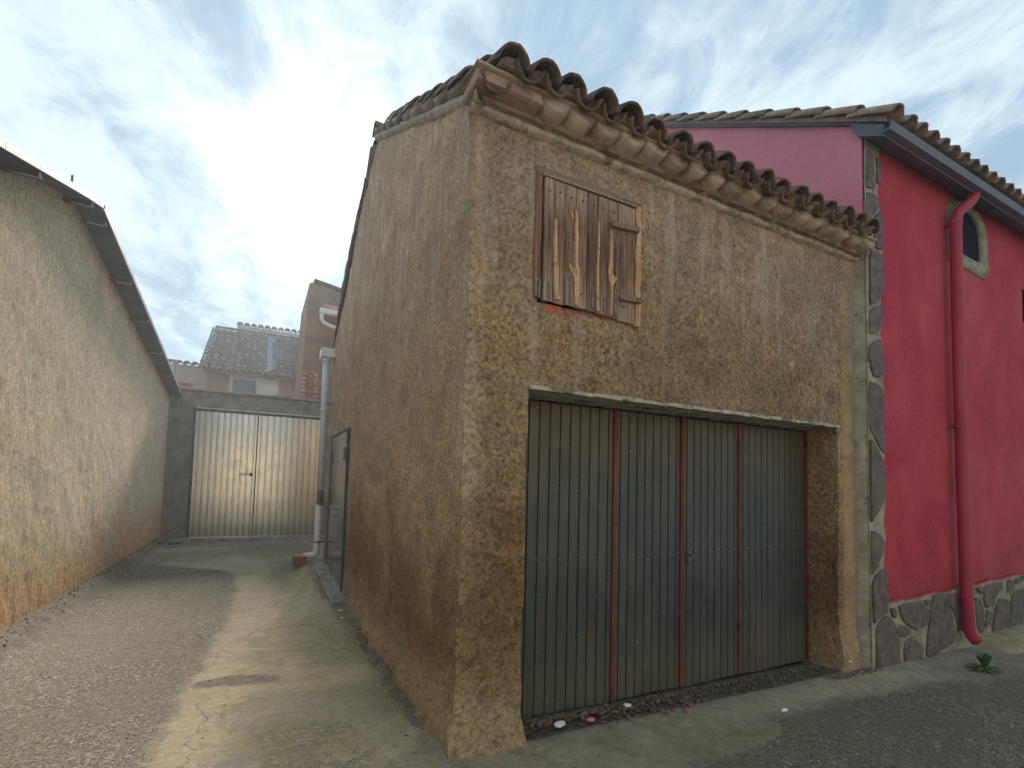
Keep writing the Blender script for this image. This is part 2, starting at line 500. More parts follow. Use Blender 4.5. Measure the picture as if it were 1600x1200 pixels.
def mat_ground():
    m, n, b, P = base_mat('worn_concrete', .9, .25)
    at = n.new('ShaderNodeAttribute', attribute_name='zones'); zc = n.new('ShaderNodeSeparateColor'); n.put(zc.inputs[0], at.outputs['Color'])
    dark, tan, moss = zc.outputs[0], zc.outputs[1], zc.outputs[2]
    wn = n.noise(P, 4.5, 6, .65, .6); w2 = n.noise(P, 16, 5, .65, .4)
    edge = n.math('ADD', n.math('MULTIPLY', wn, .7), n.math('MULTIPLY', w2, .35))   # mean about .52
    def thr(v, soft): return n.rng(n.math('ADD', v, n.math('MULTIPLY', n.math('SUBTRACT', edge, .525), 3.0)), .5-soft, .5+soft, 0, 1, True)
    # aggregate: crushed stone in the surface
    v1 = n.voro(P, 120, out='Color'); vr = n.xyz(v1)[0]
    v2 = n.voro(P, 55, out='Color'); vr2 = n.xyz(v2)[0]
    fine = n.noise(P, 130, 4, .7)
    agg = n.mix(n.rng(vr, .15, .95), (.066, .055, .038), (.31, .27, .20))
    agg = n.mix(n.rng(vr2, .9, 1.0, 0, .8), agg, (.46, .44, .39))
    agg = n.mix(n.rng(n.noise(P, .9, 5, .6), .40, .64, 0, .6), agg, (.17, .145, .10))
    conc = n.mix(n.rng(wn, .35, .65), (.25, .215, .145), (.38, .33, .23))
    conc = n.mix(n.rng(vr, .1, .9, 0, .55), conc, (.40, .37, .30))
    conc = n.mix(n.rng(vr2, .6, 1.0, 0, .5), conc, (.14, .125, .09))
    conc = n.mix(n.rng(n.noise(P, 2.3, 6, .68, .7), .46, .60, 0, .5), conc, (.17, .155, .115))
    conc = n.mix(n.rng(fine, .35, .65, 0, .35), conc, (.12, .105, .07))
    tanc = n.mix(n.rng(w2, .35, .65), (.40, .32, .21), (.56, .465, .33))
    tanc = n.mix(n.rng(fine, .4, .65, 0, .4), tanc, (.26, .2, .13))
    tanc = n.mix(n.rng(n.noise(P, 3.1, 6, .7, .9), .45, .62, 0, .6), tanc, (.30, .255, .18))
    mossc = n.mix(n.rng(w2, .35, .65), (.125, .118, .05), (.27, .24, .125))
    c = n.mix(thr(dark, .15), conc, agg)
    c = n.mix(n.math('MULTIPLY', thr(tan, .30), .72), c, tanc)
    c = n.mix(n.math('MULTIPLY', thr(moss, .35), .72), c, mossc)
    soil = n.new('ShaderNodeAttribute', attribute_name='soil').outputs['Fac']
    c = n.mix(n.math('MULTIPLY', thr(soil, .22), .85), c, n.mix(n.rng(w2, .35, .65), (.070, .057, .041), (.20, .165, .12)))
    n.put(b.inputs['Base Color'], c)
    ck = n.voro(n.vmath('ADD', P, n.vmath('MULTIPLY', n.noise(P, 3, 4, .6, 0, 1), (.35, .35, 0))), .55, feature='DISTANCE_TO_EDGE')
    crack = n.math('MULTIPLY', n.rng(ck, .0, .004, 1, 0), n.rng(n.noise(P, 1.2, 3, .5), .42, .52))
    c2 = n.mix(n.math('MULTIPLY', crack, .5), c, (.06, .05, .035)); n.put(b.inputs['Base Color'], c2)
    h = n.math('ADD', n.math('MULTIPLY', vr, n.rng(dark, .3, .7, .35, 1)), n.math('MULTIPLY', fine, .5))
    h = n.math('ADD', h, n.math('MULTIPLY', crack, -.6))
    nb = n.bump(h, .8, .010)
    n.put(b.inputs['Normal'], n.bump(w2, .5, .02, nb))
    return m


def mat_stone():
    m, n, b, P = base_mat('dark_slate', .72, .35)
    oi = n.new('ShaderNodeObjectInfo').outputs['Random']
    f = n.noise(P, 9, 6, .6, .5); g = n.noise(P, 45, 5, .6)
    c = n.mix(n.rng(f, .35, .65), (.085, .066, .055), (.19, .155, .125))
    c = n.mix(n.rng(g, .55, .75, 0, .5), c, (.2, .18, .155))
    c = n.mix(n.rng(oi, .3, 1, 0, .35), c, (.13, .10, .075))
    n.put(b.inputs['Base Color'], c); n.put(b.inputs['Normal'], n.bump(n.math('ADD', f, n.math('MULTIPLY', g, .3)), .7, .015))
    return m


M_front = plaster_front(); M_left = plaster_left(); M_red = plaster_red(); M_wood = mat_wood()
M_garage = mat_garage(); M_galv = mat_galv(c1=(.52, .545, .54), c2=(.66, .68, .66)); M_ground = mat_ground(); M_stone = mat_stone()
M_sidedoor = mat_galv('grey_door_sheet', (.26, .28, .28), (.36, .38, .37), (.16, .26))
M_tile = mat_tile('old_clay_tile', (.105, .078, .064), (.23, .16, .12), (.30, .29, .25), .6)
M_tile2 = mat_tile('lichened_clay_tile', (.17, .13, .10), (.30, .23, .175), (.37, .37, .27), .7)
M_tile3 = mat_tile('far_clay_tile', (.085, .06, .05), (.21, .15, .115), (.36, .34, .28), .55)
M_redoxide = simple('red_oxide_paint', (.10, .033, .022), (.21, .06, .038), 12, .7, .3, stretch=(1, 1, .3), bump=.3, bd=.003, speck=((.05, .02, .015), 9, .6, .8))
M_mortar = simple('pale_lime_mortar', (.30, .26, .21), (.62, .57, .48), 9, .95, .1, bump=.8, bd=.015, speck=((.16, .13, .10), 6, .56, .8))
M_corbel = simple('limewashed_corbel', (.30, .25, .20), (.47, .40, .32), 7, .95, .1, bump=.7, bd=.012, objrand=.28, speck=((.25, .15, .10), 5, .54, .7))
M_joint = simple('grey_joint_mortar', (.25, .22, .165), (.44, .40, .315), 8, .95, .1, bump=.9, bd=.012, speck=((.14, .12, .09), 7, .6, .7))
M_brick = simple('orange_brick', (.30, .10, .06), (.46, .19, .115), 11, .9, .15, bump=.5, bd=.006, objrand=.25)
M_split = simple('fresh_split_wood', (.36, .20, .10), (.74, .50, .29), 55, .8, .2, stretch=(1, 1, .05), bump=.7, bd=.006, speck=((.16, .09, .05), 30, .58, .7))
M_fadedwood = simple('reddish_frame_wood', (.15, .07, .045), (.32, .17, .11), 45, .85, .2, stretch=(1, 1, .06), bump=.8, bd=.006)
M_greywood = simple('grey_frame_wood', (.16, .12, .095), (.36, .28, .22), 45, .85, .2, stretch=(.06, 1, 1), bump=.8, bd=.006)
M_pvcw = simple('white_pvc', (.62, .62, .60), (.76, .76, .74), 3, .4, .45, bump=0, speck=((.45, .42, .36), 6, .6, .5))
M_pvcg = simple('grey_pvc', (.52, .56, .60), (.64, .68, .72), 4, .45, .45, bump=0, stretch=(1, 1, .3), speck=((.28, .27, .25), 9, .62, .6))
M_clamp = simple('dark_clamp', (.08, .08, .085), (.15, .15, .15), 20, .6, .4, bump=.2)
M_black = simple('dark_interior', (.012, .013, .016), (.022, .024, .028), 4, .9, .1, bump=0)
M_concrete = simple('grey_concrete', (.20, .19, .165), (.36, .34, .30), 5, .92, .15, bump=.7, bd=.012, speck=((.12, .11, .09), 3, .58, .7))
M_gatewall = simple('grey_rendered_wall', (.17, .155, .125), (.32, .29, .235), 5, .93, .15, bump=.8, bd=.02, stretch=(1, 1, .8), speck=((.30, .28, .24), 2.5, .6, .5))
M_darkframe = simple('dark_steel_frame', (.05, .055, .065), (.10, .105, .115), 10, .55, .4, bump=.1)
M_pinkmetal = simple('faded_pink_sheet', (.24, .19, .22), (.34, .275, .30), 5, .6, .3, bump=.1)
M_eavegrey = simple('grey_fibre_cement', (.095, .11, .135), (.155, .175, .20), 3, .85, .2, bump=.4, bd=.006)
M_paleslat = simple('pale_batten', (.42, .42, .40), (.55, .55, .52), 8, .8, .2, bump=.2)
M_soffit = simple('blue_grey_soffit', (.10, .115, .14), (.15, .165, .19), 3, .8, .25, bump=.2, bd=.004)
M_gutter = simple('grey_gutter', (.085, .095, .11), (.13, .14, .155), 6, .5, .4, bump=.05)
M_redpipe = simple('crimson_pipe_paint', (.33, .03, .055), (.42, .05, .08), 6, .55, .35, bump=.15, bd=.003, stretch=(1, 1, .3), speck=((.22, .05, .05), 7, .6, .6))
M_oldwall = simple('old_tan_render', (.20, .13, .092), (.34, .235, .17), 1.2, .95, .1, bump=.8, bd=.03, speck=((.20, .13, .09), .7, .56, .6))
M_palewall = simple('pale_far_render', (.42, .38, .33), (.54, .50, .44), 1.0, .95, .1, bump=.3, bd=.02)
M_pinkwall = simple('pinkish_far_render', (.34, .26, .215), (.44, .345, .285), 1.3, .95, .1, bump=.4, bd=.03)
M_cream = simple('warm_cream_render', (.60, .50, .33), (.72, .62, .43), 1.2, .9, .15, bump=.3, bd=.02)
M_soil = simple('dry_soil', (.10, .065, .042), (.26, .18, .12), 28, .95, .1, bump=.8, bd=.008, coord='P')
M_clod = simple('soil_clod', (.09, .06, .04), (.28, .21, .15), 35, .95, .1, bump=.6, bd=.004)
M_pebble = simple('pale_pebble', (.26, .24, .20), (.55, .52, .46), 20, .85, .2, bump=.3, bd=.002)
M_white = simple('white_litter', (.72, .71, .68), (.82, .81, .78), 20, .7, .2, bump=.2)
M_pink = simple('pink_litter', (.55, .16, .30), (.70, .30, .42), 20, .6, .3, bump=.2)
M_leaf = simple('weed_leaf', (.045, .10, .025), (.10, .19, .05), 30, .6, .3, bump=.2)
M_deadleaf = simple('dead_leaf', (.07, .045, .025), (.16, .11, .06), 30, .8, .2, bump=.2)
M_bluewin = simple('far_window_glass', (.06, .075, .09), (.09, .105, .12), 3, .25, .5, bump=0)  # dark blue-grey glass colour of the far window

# ------------------------------------------------------------------ ground
XF, YF, SX = 1.10, 2.79, 1.10      # brown building corner


def gz(x, y):
    x = np.asarray(x, float); y = np.asarray(y, float)
    z = -.024*np.clip(x-1.1, 0, 12)
    # concrete fillet at the foot of the cream wall
    z = z+.13*ss(-1.74, -2.02, x)*ss(15, 13.8, y)*ss(-1, 0, y)
    # threshold slab lifts the alley by the side door
    z = z+(.03+.15*ss(6.6, 9.0, y))*ss(.35, .85, x)*ss(6.1, 7.2, y)*ss(11.6, 9.8, y)*ss(2.2, 1.3, x)
    # small fillet at the foot of the brown side wall and the corner
    dside = np.where(y > 2.7, np.clip(1.1-x, 0, 9), np.hypot(x-1.25, y-2.79))
    z = z+.05*ss(.16, .0, dside)*ss(1.3, 1.0, x)*ss(2.5, 2.8, y)
    # lip of old concrete in front of the doors and the red house
    z = z+.012*ss(2.45, 2.6, y)*ss(2.95, 2.8, y)*ss(1.3, 1.6, x)
    z = z-.035*ss(2.72, 2.84, y)*ss(1.5, 1.6, x)*ss(4.98, 4.9, x)*ss(3.3, 3.1, y)
    z = z+.10*ss(7.45, 7.75, x)*ss(2.42, 2.52, y)*ss(3.2, 3.0, y)
    return z


xs = np.concatenate([[-150, -60, -25, -10, -5, -3], lin(-2.3, 9.6, .04), [10.2, 11, 13, 18, 30, 60, 150]])
ys = np.concatenate([[-150, -60, -25, -10, -5, -2], lin(-.4, 8, .04), lin(8.06, 15.2, .08), [16, 18, 22, 30, 60, 150]])


def gfn(X, Y):
    Z = gz(X, Y); P = np.stack([X, Y, Z], 1)
    near = (X > -3) & (X < 10) & (Y > -.5) & (Y < 16)
    P[:, 2] += np.where(near, .010*fbm(P*[1, 1, 0], 1.1, 3, 3.)+.0035*fbm(P*[1, 1, 0], 9, 2, 5.), 0)
    edge = ss(-1.7, -2.0, X)*near
    P[:, 2] += edge*.03*fbm(P*[1, 1, 0], 6, 3, 9.)
    return P


GP, GF = grid_wall(xs, ys, gfn)
ground = part('ground', GP, GF, M_ground, None, True); tag(ground, kind='structure')
X, Y = GP[:, 0], GP[:, 1]
wob = .10*fbm(GP*[1, 1, 0], 1.6, 3, 21.)
by = [-5, 3.2, 3.9, 4.4, 4.9, 6.1, 8.1, 9.6, 10.6]; bx = [-.5, -.42, -.44, -.40, -.28, -.22, -.16, -.30, -1.4]
xb = np.interp(Y, by, bx)
dark_l = ss(.24, -.26, X+wob-xb)*ss(11.4, 10.2, Y)
Q = np.stack([X, Y], 1)


def blob(cx, cy, rx, ry, rot=0.):
    c, s_ = math.cos(R(rot)), math.sin(R(rot)); u = (X-cx)*c+(Y-cy)*s_; v = -(X-cx)*s_+(Y-cy)*c
    return ss(1.35, .55, np.hypot(u/rx, v/ry))


streety = np.interp(X, [.9, 1.6, 2.4, 3.2, 4.2, 5.4, 6.5, 9], [1.6, 2.02, 2.28, 2.42, 2.46, 2.36, 2.15, 2.0])
dark_r = ss(.18, -.32, Y+wob-streety)*ss(.9, 1.5, X)
dark_c = .92*blob(.42, 3.1, .32, .55, 20)+.50*blob(.5, 5.2, .4, .9)
zones = np.zeros((len(GP), 4)); zones[:, 3] = 1
zones[:, 0] = np.clip(dark_l+dark_r+dark_c, 0, 1)
x2 = np.interp(Y, [2.6, 3.2, 3.9, 4.2, 4.6, 5.4, 6.8, 10.3, 12], [-.30, -.20, -.12, .02, .42, .28, .26, .22, .1])
tan = ss(-.16, .12, X-xb+wob*.8)*ss(.24, -.16, X-x2-wob*1.2)*ss(12.5, 10.8, Y)
tan = np.maximum(tan, .85*blob(.35, 4.35, .75, .30, -8))
tan = np.maximum(tan, .62*blob(.75, 3.15, .42, .28, 30))
tan = np.maximum(tan, .9*ss(-.2, .08, Y+wob-streety)*ss(1.0, 1.35, X)*ss(3.0, 2.7, Y)*ss(6.4, 5.2, X))
tan = np.maximum(tan, .75*blob(2.9, 2.25, .5, .12, 5))
tan = np.maximum(tan, .7*blob(4.9, 2.45, .7, .14, 0))
tan = np.maximum(tan, .8*ss(7.3, 7.7, X)*ss(2.35, 2.5, Y))
tan = np.maximum(tan, .7*blob(8.2, 2.1, 1.2, .22, 0))
tan = np.maximum(tan, .75*blob(-1.2, 12.6, .9, .6, 0))
zones[:, 1] = np.clip(tan, 0, 1)
moss = .85*ss(.42, .05, 1.1-X)*ss(3.0, 3.8, Y)*ss(8, 6.3, Y)*(X < 1.2)
moss = np.maximum(moss, .62*blob(.45, 4.9, .55, 1.7, 0))
moss = np.maximum(moss, .95*blob(.5, 12.0, .8, 1.3, 0))
moss = np.maximum(moss, .6*blob(.55, 8.6, .45, 1.4, 0))
moss = np.maximum(moss, .55*blob(.45, 3.4, .6, .5, 0))
moss = np.maximum(moss, .45*ss(3.2, 1.2, np.hypot(X-1.9, (Y-2.2)*2.5)))
moss = np.maximum(moss, .50*blob(-1.0, 11.6, .9, 1.0))
moss = np.maximum(moss, .55*ss(-1.9, -2.0, X))
moss = np.maximum(moss, .6*ss(7.3, 7.7, X)*ss(2.35, 2.45, Y)*ss(2.55, 2.45, Y))
zones[:, 2] = np.clip(moss, 0, 1)
ca = ground.data.color_attributes.new('zones', 'FLOAT_COLOR', 'POINT'); ca.data.foreach_set('color', zones.ravel())
soil = .85*blob(-.06, 4.47, .33, .13, -14)
soil = np.maximum(soil, ss(2.74, 2.80, Y+.3*wob)*ss(1.4, 1.6, X)*ss(5.1, 4.9, X)*ss(3.4, 3.2, Y))
soil = np.maximum(soil, .62*ss(-1.66, -1.88, X+wob*.5)*ss(15, 14, Y))
soil = np.maximum(soil, .75*blob(.86, 7.7, .10, .8, 0))
soil = np.maximum(soil, .7*blob(.78, 9.4, .25, .35, 0))
soil = np.maximum(soil, .7*blob(1.02, 4.4, .09, 1.6, 0))
fa = ground.data.attributes.new('soil', 'FLOAT', 'POINT'); fa.data.foreach_set('value', np.clip(soil, 0, 1))

# ------------------------------------------------------------------ tiles


def tile_mesh(name, L, rf, rb, th, seg=8, mat=None, convex=True, a=170, fill=False, jag=0.):
    """half-round clay tile; axis +Y, front end at y=0"""
    V = []; F = []
    s = 1 if convex else -1
    for (yy, r, kink) in ((0, rf, 0), (L*.5, (rf+rb)/2, .003), (L, rb, 0)):
        for lay in (0, 1):
            rr = r-th*lay
            for k in range(seg+1):
                an = R(90-a/2+a*k/seg); jj = random.uniform(-jag, jag) if yy == 0 else 0
                V.append((rr*math.cos(an), yy+jj, s*(rr*math.sin(an)+kink)-(0 if s > 0 else 0)))
    n = seg+1
    for sl in range(2):
        o = sl*2*n; o2 = o+2*n
        for k in range(seg):
            F.append((o+k, o+k+1, o2+k+1, o2+k)); F.append((o+n+k+1, o+n+k, o2+n+k, o2+n+k+1))
        F.append((o, o2, o2+n, o+n)); F.append((o+seg, o+n+seg, o2+n+seg, o2+seg))
    for k in range(seg):
        F.append((k+1, k, n+k, n+k+1)); e = 4*n; F.append((e+k, e+k+1, e+n+k+1, e+n+k))
    if s < 0: F = [tuple(reversed(f)) for f in F]
    if fill:
        c = len(V); V.append((0, .012, 0)); F.append(tuple([n+k for k in range(seg+1)]+[c]) if s > 0 else tuple(reversed([n+k for k in range(seg+1)]+[c])))
    me = bpy.data.meshes.new(name); me.from_pydata(V, [], F); me.materials.append(mat); me.update()
    me.polygons.foreach_set('use_smooth', [True]*len(me.polygons))
    me.polygons.foreach_set('use_smooth', [len(p.vertices) == 4 and abs(p.normal.y) < .7 for p in me.polygons])
    return me


# ------------------------------------------------------------------ brown garage building
brown = thing('garage_building', (3.2, 6.0, 0), 'small brown roughcast building with folding metal doors and a wooden shutter', 'building')
XE = 5.30                                   # right end of the facade
DX0, DX1, DZ = 1.54, 4.96, 2.24             # garage opening
WX0, WX1, WZ0, WZ1 = 1.585, 2.46, 2.80, 3.70


def zr(y): return 4.11+.55*(y-2.58)          # roof bed plane, front slope


def top_side(y):
    return np.interp(y, [2.79, 4.14, 5.95, 6.05, 7.3, 8.1, 8.8, 9.25], [4.0, 4.74, 5.71, 5.71, 5.20, 4.80, 4.24, 3.80])


def bd(P):
    z = P[:, 2:3]
    Q_ = vdisp(P, .022, .9, .015, 7.0, 2.)
    low_ = ss(.30, -.02, P[:, 2])*(P[:, 0] < 1.6)*(P[:, 1] < 5.5)
    lump = low_*(.030+.060*fbm(P, 4.5, 3, 61.))
    flare = ss(.35, -.1, P[:, 2])*.030+ss(1.2, .0, P[:, 2])*.012+lump
    Q_[:, 1] -= flare*(P[:, 1] < 2.95); Q_[:, 0] -= flare*(P[:, 0] < 1.2)
    Q_[:, 1] -= (P[:, 1] < 2.95)*ss(.4, -.05, P[:, 2])*.02*(fbm(P, 5, 3, 44.)+.4)
    return Q_


us = lin(XF, XE, .025, DX0, DX1, WX0, WX1); vs = lin(-.2, 4.0, .025, DZ, WZ0, WZ1)
P, F = grid_wall(us, vs, lambda U, V: np.stack([U, np.full_like(U, YF), V], 1), [(DX0, DX1, -1, DZ), (WX0, WX1, WZ0, WZ1)])
part('front_wall', bd(P), F, M_front, brown, True)
SD0, SD1, SDZ = 6.98, 8.62, 2.30
us = lin(YF, 9.25, .03, SD0, SD1, 5.95, 6.05); vs = lin(0, 1, .0075, )
ZT = lambda U, V: -.2+V*(top_side(U)+.2)
P, F = grid_wall(us, np.linspace(0, 1, 150), lambda U, V: np.stack([np.full_like(U, SX), U, ZT(U, V)], 1))
F = F[:, ::-1]
part('side_wall', bd(P), F, M_front, brown, True)
# back and right walls (plain)
mb = MB(); mb.prism([(2.9, 0-.2), (9.2, -.2), (9.2, 3.75), (6.0, 5.6), (2.9, 4.0)], 5.22, 5.29, 'x')
mb.box(1.16, 5.2, 9.15, 9.22, -.2, 3.75); mb.part('rear_wall', M_front, brown)
# reveals of the garage opening


def reveal(us_, vs_, fn, flip, name, mat=M_front):
    P, F = grid_wall(us_, vs_, fn); F = F[:, ::-1] if flip else F
    return part(name, bd(P), F, mat, brown, True)


reveal(lin(YF, 3.14, .03), lin(-.2, DZ, .025), lambda U, V: np.stack([np.full_like(U, DX0), U, V], 1), False, 'jamb')
reveal(lin(YF, 3.14, .03), lin(-.2, DZ, .025), lambda U, V: np.stack([np.full_like(U, DX1), U, V], 1), True, 'jamb')
# lintel: thin pale concrete lip above the doors and underside
mb = MB()
n_ = 40
for k in range(n_):
    a = DX0-.0+(DX1+.03-DX0)*k/n_; b_ = DX0+(DX1+.03-DX0)*(k+1)/n_
    q0 = YF-.018+.006*math.sin(k*1.7); mb.box(a, b_+.0005, q0, 3.12, DZ-.022+.003*math.sin(k*2.3), DZ+.004+.004*math.sin(k*.9))
mb.part('lintel', M_mortar, brown)

# garage doors
gd = bpy.data.objects.new('garage_door', None); col.objects.link(gd); gd.parent = brown
gd.location = Vector((3.2, 3.08, 0))-wpos(brown); gd['label'] = 'four folding ribbed grey-green steel leaves with red oxide frames'


def ribbed(name, x0, x1, z0f, z1, y, pitch, gw, gd_, mat, parent, sgn=1, th=.012, curve=True):
    """flat sheet with narrow vertical grooves, front facing -Y"""
    prof = []; nx = max(1, int(round((x1-x0)/pitch))); p = (x1-x0)/nx
    for k in range(nx):
        a = x0+k*p
        prof += [(a, y), (a+p*.5-gw*.9, y), (a+p*.5-gw*.35, y+gd_), (a+p*.5+gw*.35, y+gd_), (a+p*.5+gw*.9, y), ]
    prof.append((x1, y))
    zs = [0, .18, .5, .85, 1]
    V = []; F = []; N = len(prof)
    for t in zs:
        for i, (a, b_) in enumerate(prof):
            z0 = z0f(a) if callable(z0f) else z0f
            V.append((a, b_, z0+(z1-z0)*t))
    for t in range(len(zs)-1):
        for i in range(N-1): F.append((t*N+i, t*N+i+1, (t+1)*N+i+1, (t+1)*N+i))
    o = part(name, V, F, mat, parent)
    md = o.modifiers.new('thick', 'SOLIDIFY'); md.thickness = th*.2; md.offset = 0
    return o


gbase = lambda a: -.045-.012*(a-1.6)+.006*math.sin(a*7)
cuts = [1.56, 2.495, 3.22, 3.94, 4.935]
for k in range(4):
    a, b_ = cuts[k]+.018, cuts[k+1]-.018
    ribbed('door_leaf', a, b_, gbase, 2.20, 3.085+(.004 if k % 2 else 0), .088, .010, .013, M_garage, gd)
for xc, wd in ((1.56, .02), (2.495, .034), (3.22-.009, .016), (3.22+.011, .016), (3.94, .032), (4.94, .018)):
    mb = MB(); mb.box(xc-wd/2, xc+wd/2, 3.068, 3.10, gbase(xc)+.01, 2.205, 0, .003); mb.part('frame_strip', M_redoxide, gd)
mb = MB(); mb.box(3.275, 3.315, 3.055, 3.085, .96, 1.06, 0, .006); mb.box(3.265, 3.33, 3.045, 3.058, .995, 1.015, 0, .004)
mb.tube([(3.295, 3.06, 1.03), (3.295, 3.03, 1.03)], .012, 10); mb.part('latch', M_clamp, gd)
mb = MB()
for k in range(34):
    a = 1.6+k*.099
    if abs(a-3.22) > .03: mb.tube([(a, 3.084, 1.055), (a, 3.078, 1.055)], .0035, 6)
mb.part('rivet_row', M_paleslat, gd, kind='stuff')
mb = MB(); mb.box(1.5, 5.0, 3.13, 3.15, -.2, 2.3); mb.part('backing', M_black, brown)

# shutter window
sh = bpy.data.objects.new('shutter', None); col.objects.link(sh); sh.parent = brown
sh.location = Vector((2.0, 2.77, 3.2))-wpos(brown); sh['label'] = 'weathered plank shutter with strips of pale split wood'
mb = MB(); mb.box(WX0-.02, WX1+.02, 2.90, 2.92, WZ0-.1, WZ1+.04); mb.part('backing', M_black, sh)
for (u_, vv, fn, fl) in (
    (lin(YF, 2.9, .03), lin(WZ0, WZ1, .025), lambda U, V: np.stack([np.full_like(U, WX0), U, V], 1), False),
    (lin(YF, 2.9, .03), lin(WZ0, WZ1, .025), lambda U, V: np.stack([np.full_like(U, WX1), U, V], 1), True),
    (lin(WX0, WX1, .03), lin(YF, 2.9, .03), lambda U, V: np.stack([U, V, np.full_like(U, WZ0)], 1), False),
    (lin(WX0, WX1, .03), lin(YF, 2.9, .03), lambda U, V: np.stack([U, V, np.full_like(U, WZ1)], 1), True)):
    reveal(u_, vv, fn, fl, 'window_reveal')


def plank(name, x0, x1, z0a, z1a, yf, th, mat, parent, jag=.006, nz=10, slant=0., tj=.002):
    """upright board with worn uneven edges"""
    V = []; F = []
    for k in range(nz+1):
        t = k/nz; j1, j2 = random.uniform(-tj, tj), random.uniform(-tj, tj)
        for (xx, yy) in ((x0+j1, yf+.003), (x0+j1+.004, yf), (x1+j2-.004, yf), (x1+j2, yf+.003), (x1+j2, yf+th), (x0+j1, yf+th)):
            z = z0a+(z1a-z0a)*t+slant*(xx-x0)
            if k == 0: z += random.uniform(-jag, jag)
            V.append((xx, yy, z))
    for k in range(nz):
        for i in range(6): F.append((k*6+i, k*6+(i+1) % 6, k*6+6+(i+1) % 6, k*6+6+i))
    F.append(tuple(reversed(range(6)))); F.append(tuple(range(nz*6, nz*6+6)))
    return part(name, V, F, mat, parent)


px_ = [1.618, 1.697, 1.786, 1.878, 1.975, 2.062, 2.152, 2.244, 2.408]
zb = [2.826, 2.822, 2.826, 2.822, 2.818, 2.812, 2.808, 2.795]
for k in range(8):
    plank('plank', px_[k]+.003, px_[k+1]-.003, zb[k], 3.665, 2.768+random.uniform(-.004, .004), .024, M_wood, sh, slant=-.03)
# split slivers of bare wood, raised from the planks
SL = [[(1.692, 3.399), (1.709, 3.382), (1.718, 3.251), (1.735, 3.077), (1.74, 2.88), (1.754, 2.838), (1.691, 2.837), (1.7, 2.871), (1.695, 3.068), (1.683, 3.242)],
      [(1.856, 3.513), (1.87, 3.494), (1.887, 3.453), (1.894, 3.318), (1.891, 3.136), (1.912, 3.073), (1.904, 2.834), (1.871, 2.828), (1.865, 3.006), (1.8, 3.092), (1.802, 3.109), (1.859, 3.061), (1.868, 3.108), (1.854, 3.308), (1.855, 3.422)],
      [(2.062, 3.478), (2.072, 3.341), (2.068, 3.154), (2.065, 2.968), (2.082, 2.822), (2.054, 2.822), (2.046, 3.033), (2.051, 3.312)],
      [(2.162, 3.458), (2.18, 3.416), (2.188, 3.252), (2.195, 3.112), (2.242, 3.087), (2.234, 3.074), (2.196, 3.03), (2.196, 2.814), (2.167, 2.814), (2.167, 3.024), (2.143, 3.124), (2.159, 3.245)],
      [(1.802, 3.543), (1.824, 3.481), (1.851, 3.455), (1.851, 3.421), (1.817, 3.457)]]
for poly in SL:
    dense = []; cxm = sum(p[0] for p in poly)/len(poly); poly = [(cxm+(p[0]-cxm)*.80, p[1]) for p in poly]
    for i in range(len(poly)):
        a, b_ = poly[i], poly[(i+1) % len(poly)]; L = math.hypot(a[0]-b_[0], a[1]-b_[1]); m_ = max(1, int(L/.03))
        for k in range(m_):
            t = k/m_; dense.append((a[0]+(b_[0]-a[0])*t+random.uniform(-.003, .003), a[1]+(b_[1]-a[1])*t))
    mb = MB(); mb.prism(dense, 2.752, 2.77, 'y', .003); mb.part('split_strip', M_split, sh)
# narrow worn slivers of grey wood beside them
for (xx, z0_, z1_) in ((1.79, 2.83, 3.0), (1.83, 2.83, 3.02), (1.66, 2.84, 2.95), (2.21, 2.82, 3.03), (2.225, 2.82, 3.40), (2.015, 2.83, 2.99), (2.12, 2.82, 2.93)):
    plank('splinter', xx, xx+.012, z0_, z1_, 2.756, .012, M_greywood, sh, jag=.01, tj=.003)


def slanted(name, poly, y0, y1, mat, parent): mb = MB(); mb.prism(poly, y0, y1, 'y', .003); return mb.part(name, mat, parent)


slanted('batten', [(2.162, 3.458), (2.423, 3.478), (2.423, 3.516), (2.162, 3.494)], 2.738, 2.766, M_wood, sh)
slanted('batten', [(2.256, 2.940), (2.448, 2.948), (2.450, 2.986), (2.255, 2.970)], 2.738, 2.766, M_wood, sh)
plank('frame_post', 1.556, 1.606, 2.83, 3.69, 2.775, .05, M_fadedwood, sh)
plank('frame_post', 2.415, 2.462, 2.78, 3.69, 2.768, .05, M_split, sh, tj=.006).__setitem__('label', 'pale split right frame post')
slanted('frame_head', [(1.555, 3.690), (2.465, 3.695), (2.47, 3.735), (1.553, 3.728)], 2.772, 2.83, M_greywood, sh)
slanted('frame_lip', [(1.605, 3.672), (2.42, 3.678), (2.42, 3.69), (1.605, 3.686)], 2.762, 2.80, M_wood, sh)
plank('splinter', 1.556, 1.575, 2.83, 2.96, 2.758, .02, M_greywood, sh); plank('splinter', 1.582, 1.598, 2.83, 2.95, 2.758, .02, M_greywood, sh)
for k in range(5):
    mb = MB(); mb.box(1.63+k*.165, 1.63+k*.165+.155, 2.80, 2.88, WZ0-.045, WZ0+.015, .004, .006); mb.part('sill_brick', M_brick, sh)

for (nx_, nz_) in ((1.66, 3.58), (1.74, 3.59), (1.83, 3.58), (1.93, 3.585), (2.02, 3.58), (2.105, 3.585), (2.2, 3.58), (2.30, 3.5), (2.38, 3.505), (2.30, 2.965), (2.40, 2.97), (1.66, 2.93), (1.93, 2.92), (2.02, 2.92), (2.3, 2.90)):
    mb = MB(); mb.tube([(nx_, 2.775, nz_), (nx_, 2.758 if nz_ > 3.52 or nz_ < 2.94 else 2.734, nz_)], .006, 7); mb.part('nail', M_clamp, sh)
# cornice
co = bpy.data.objects.new('cornice', None); col.objects.link(co); co.parent = brown
co.location = Vector((3.2, 2.7, 4.0))-wpos(brown)
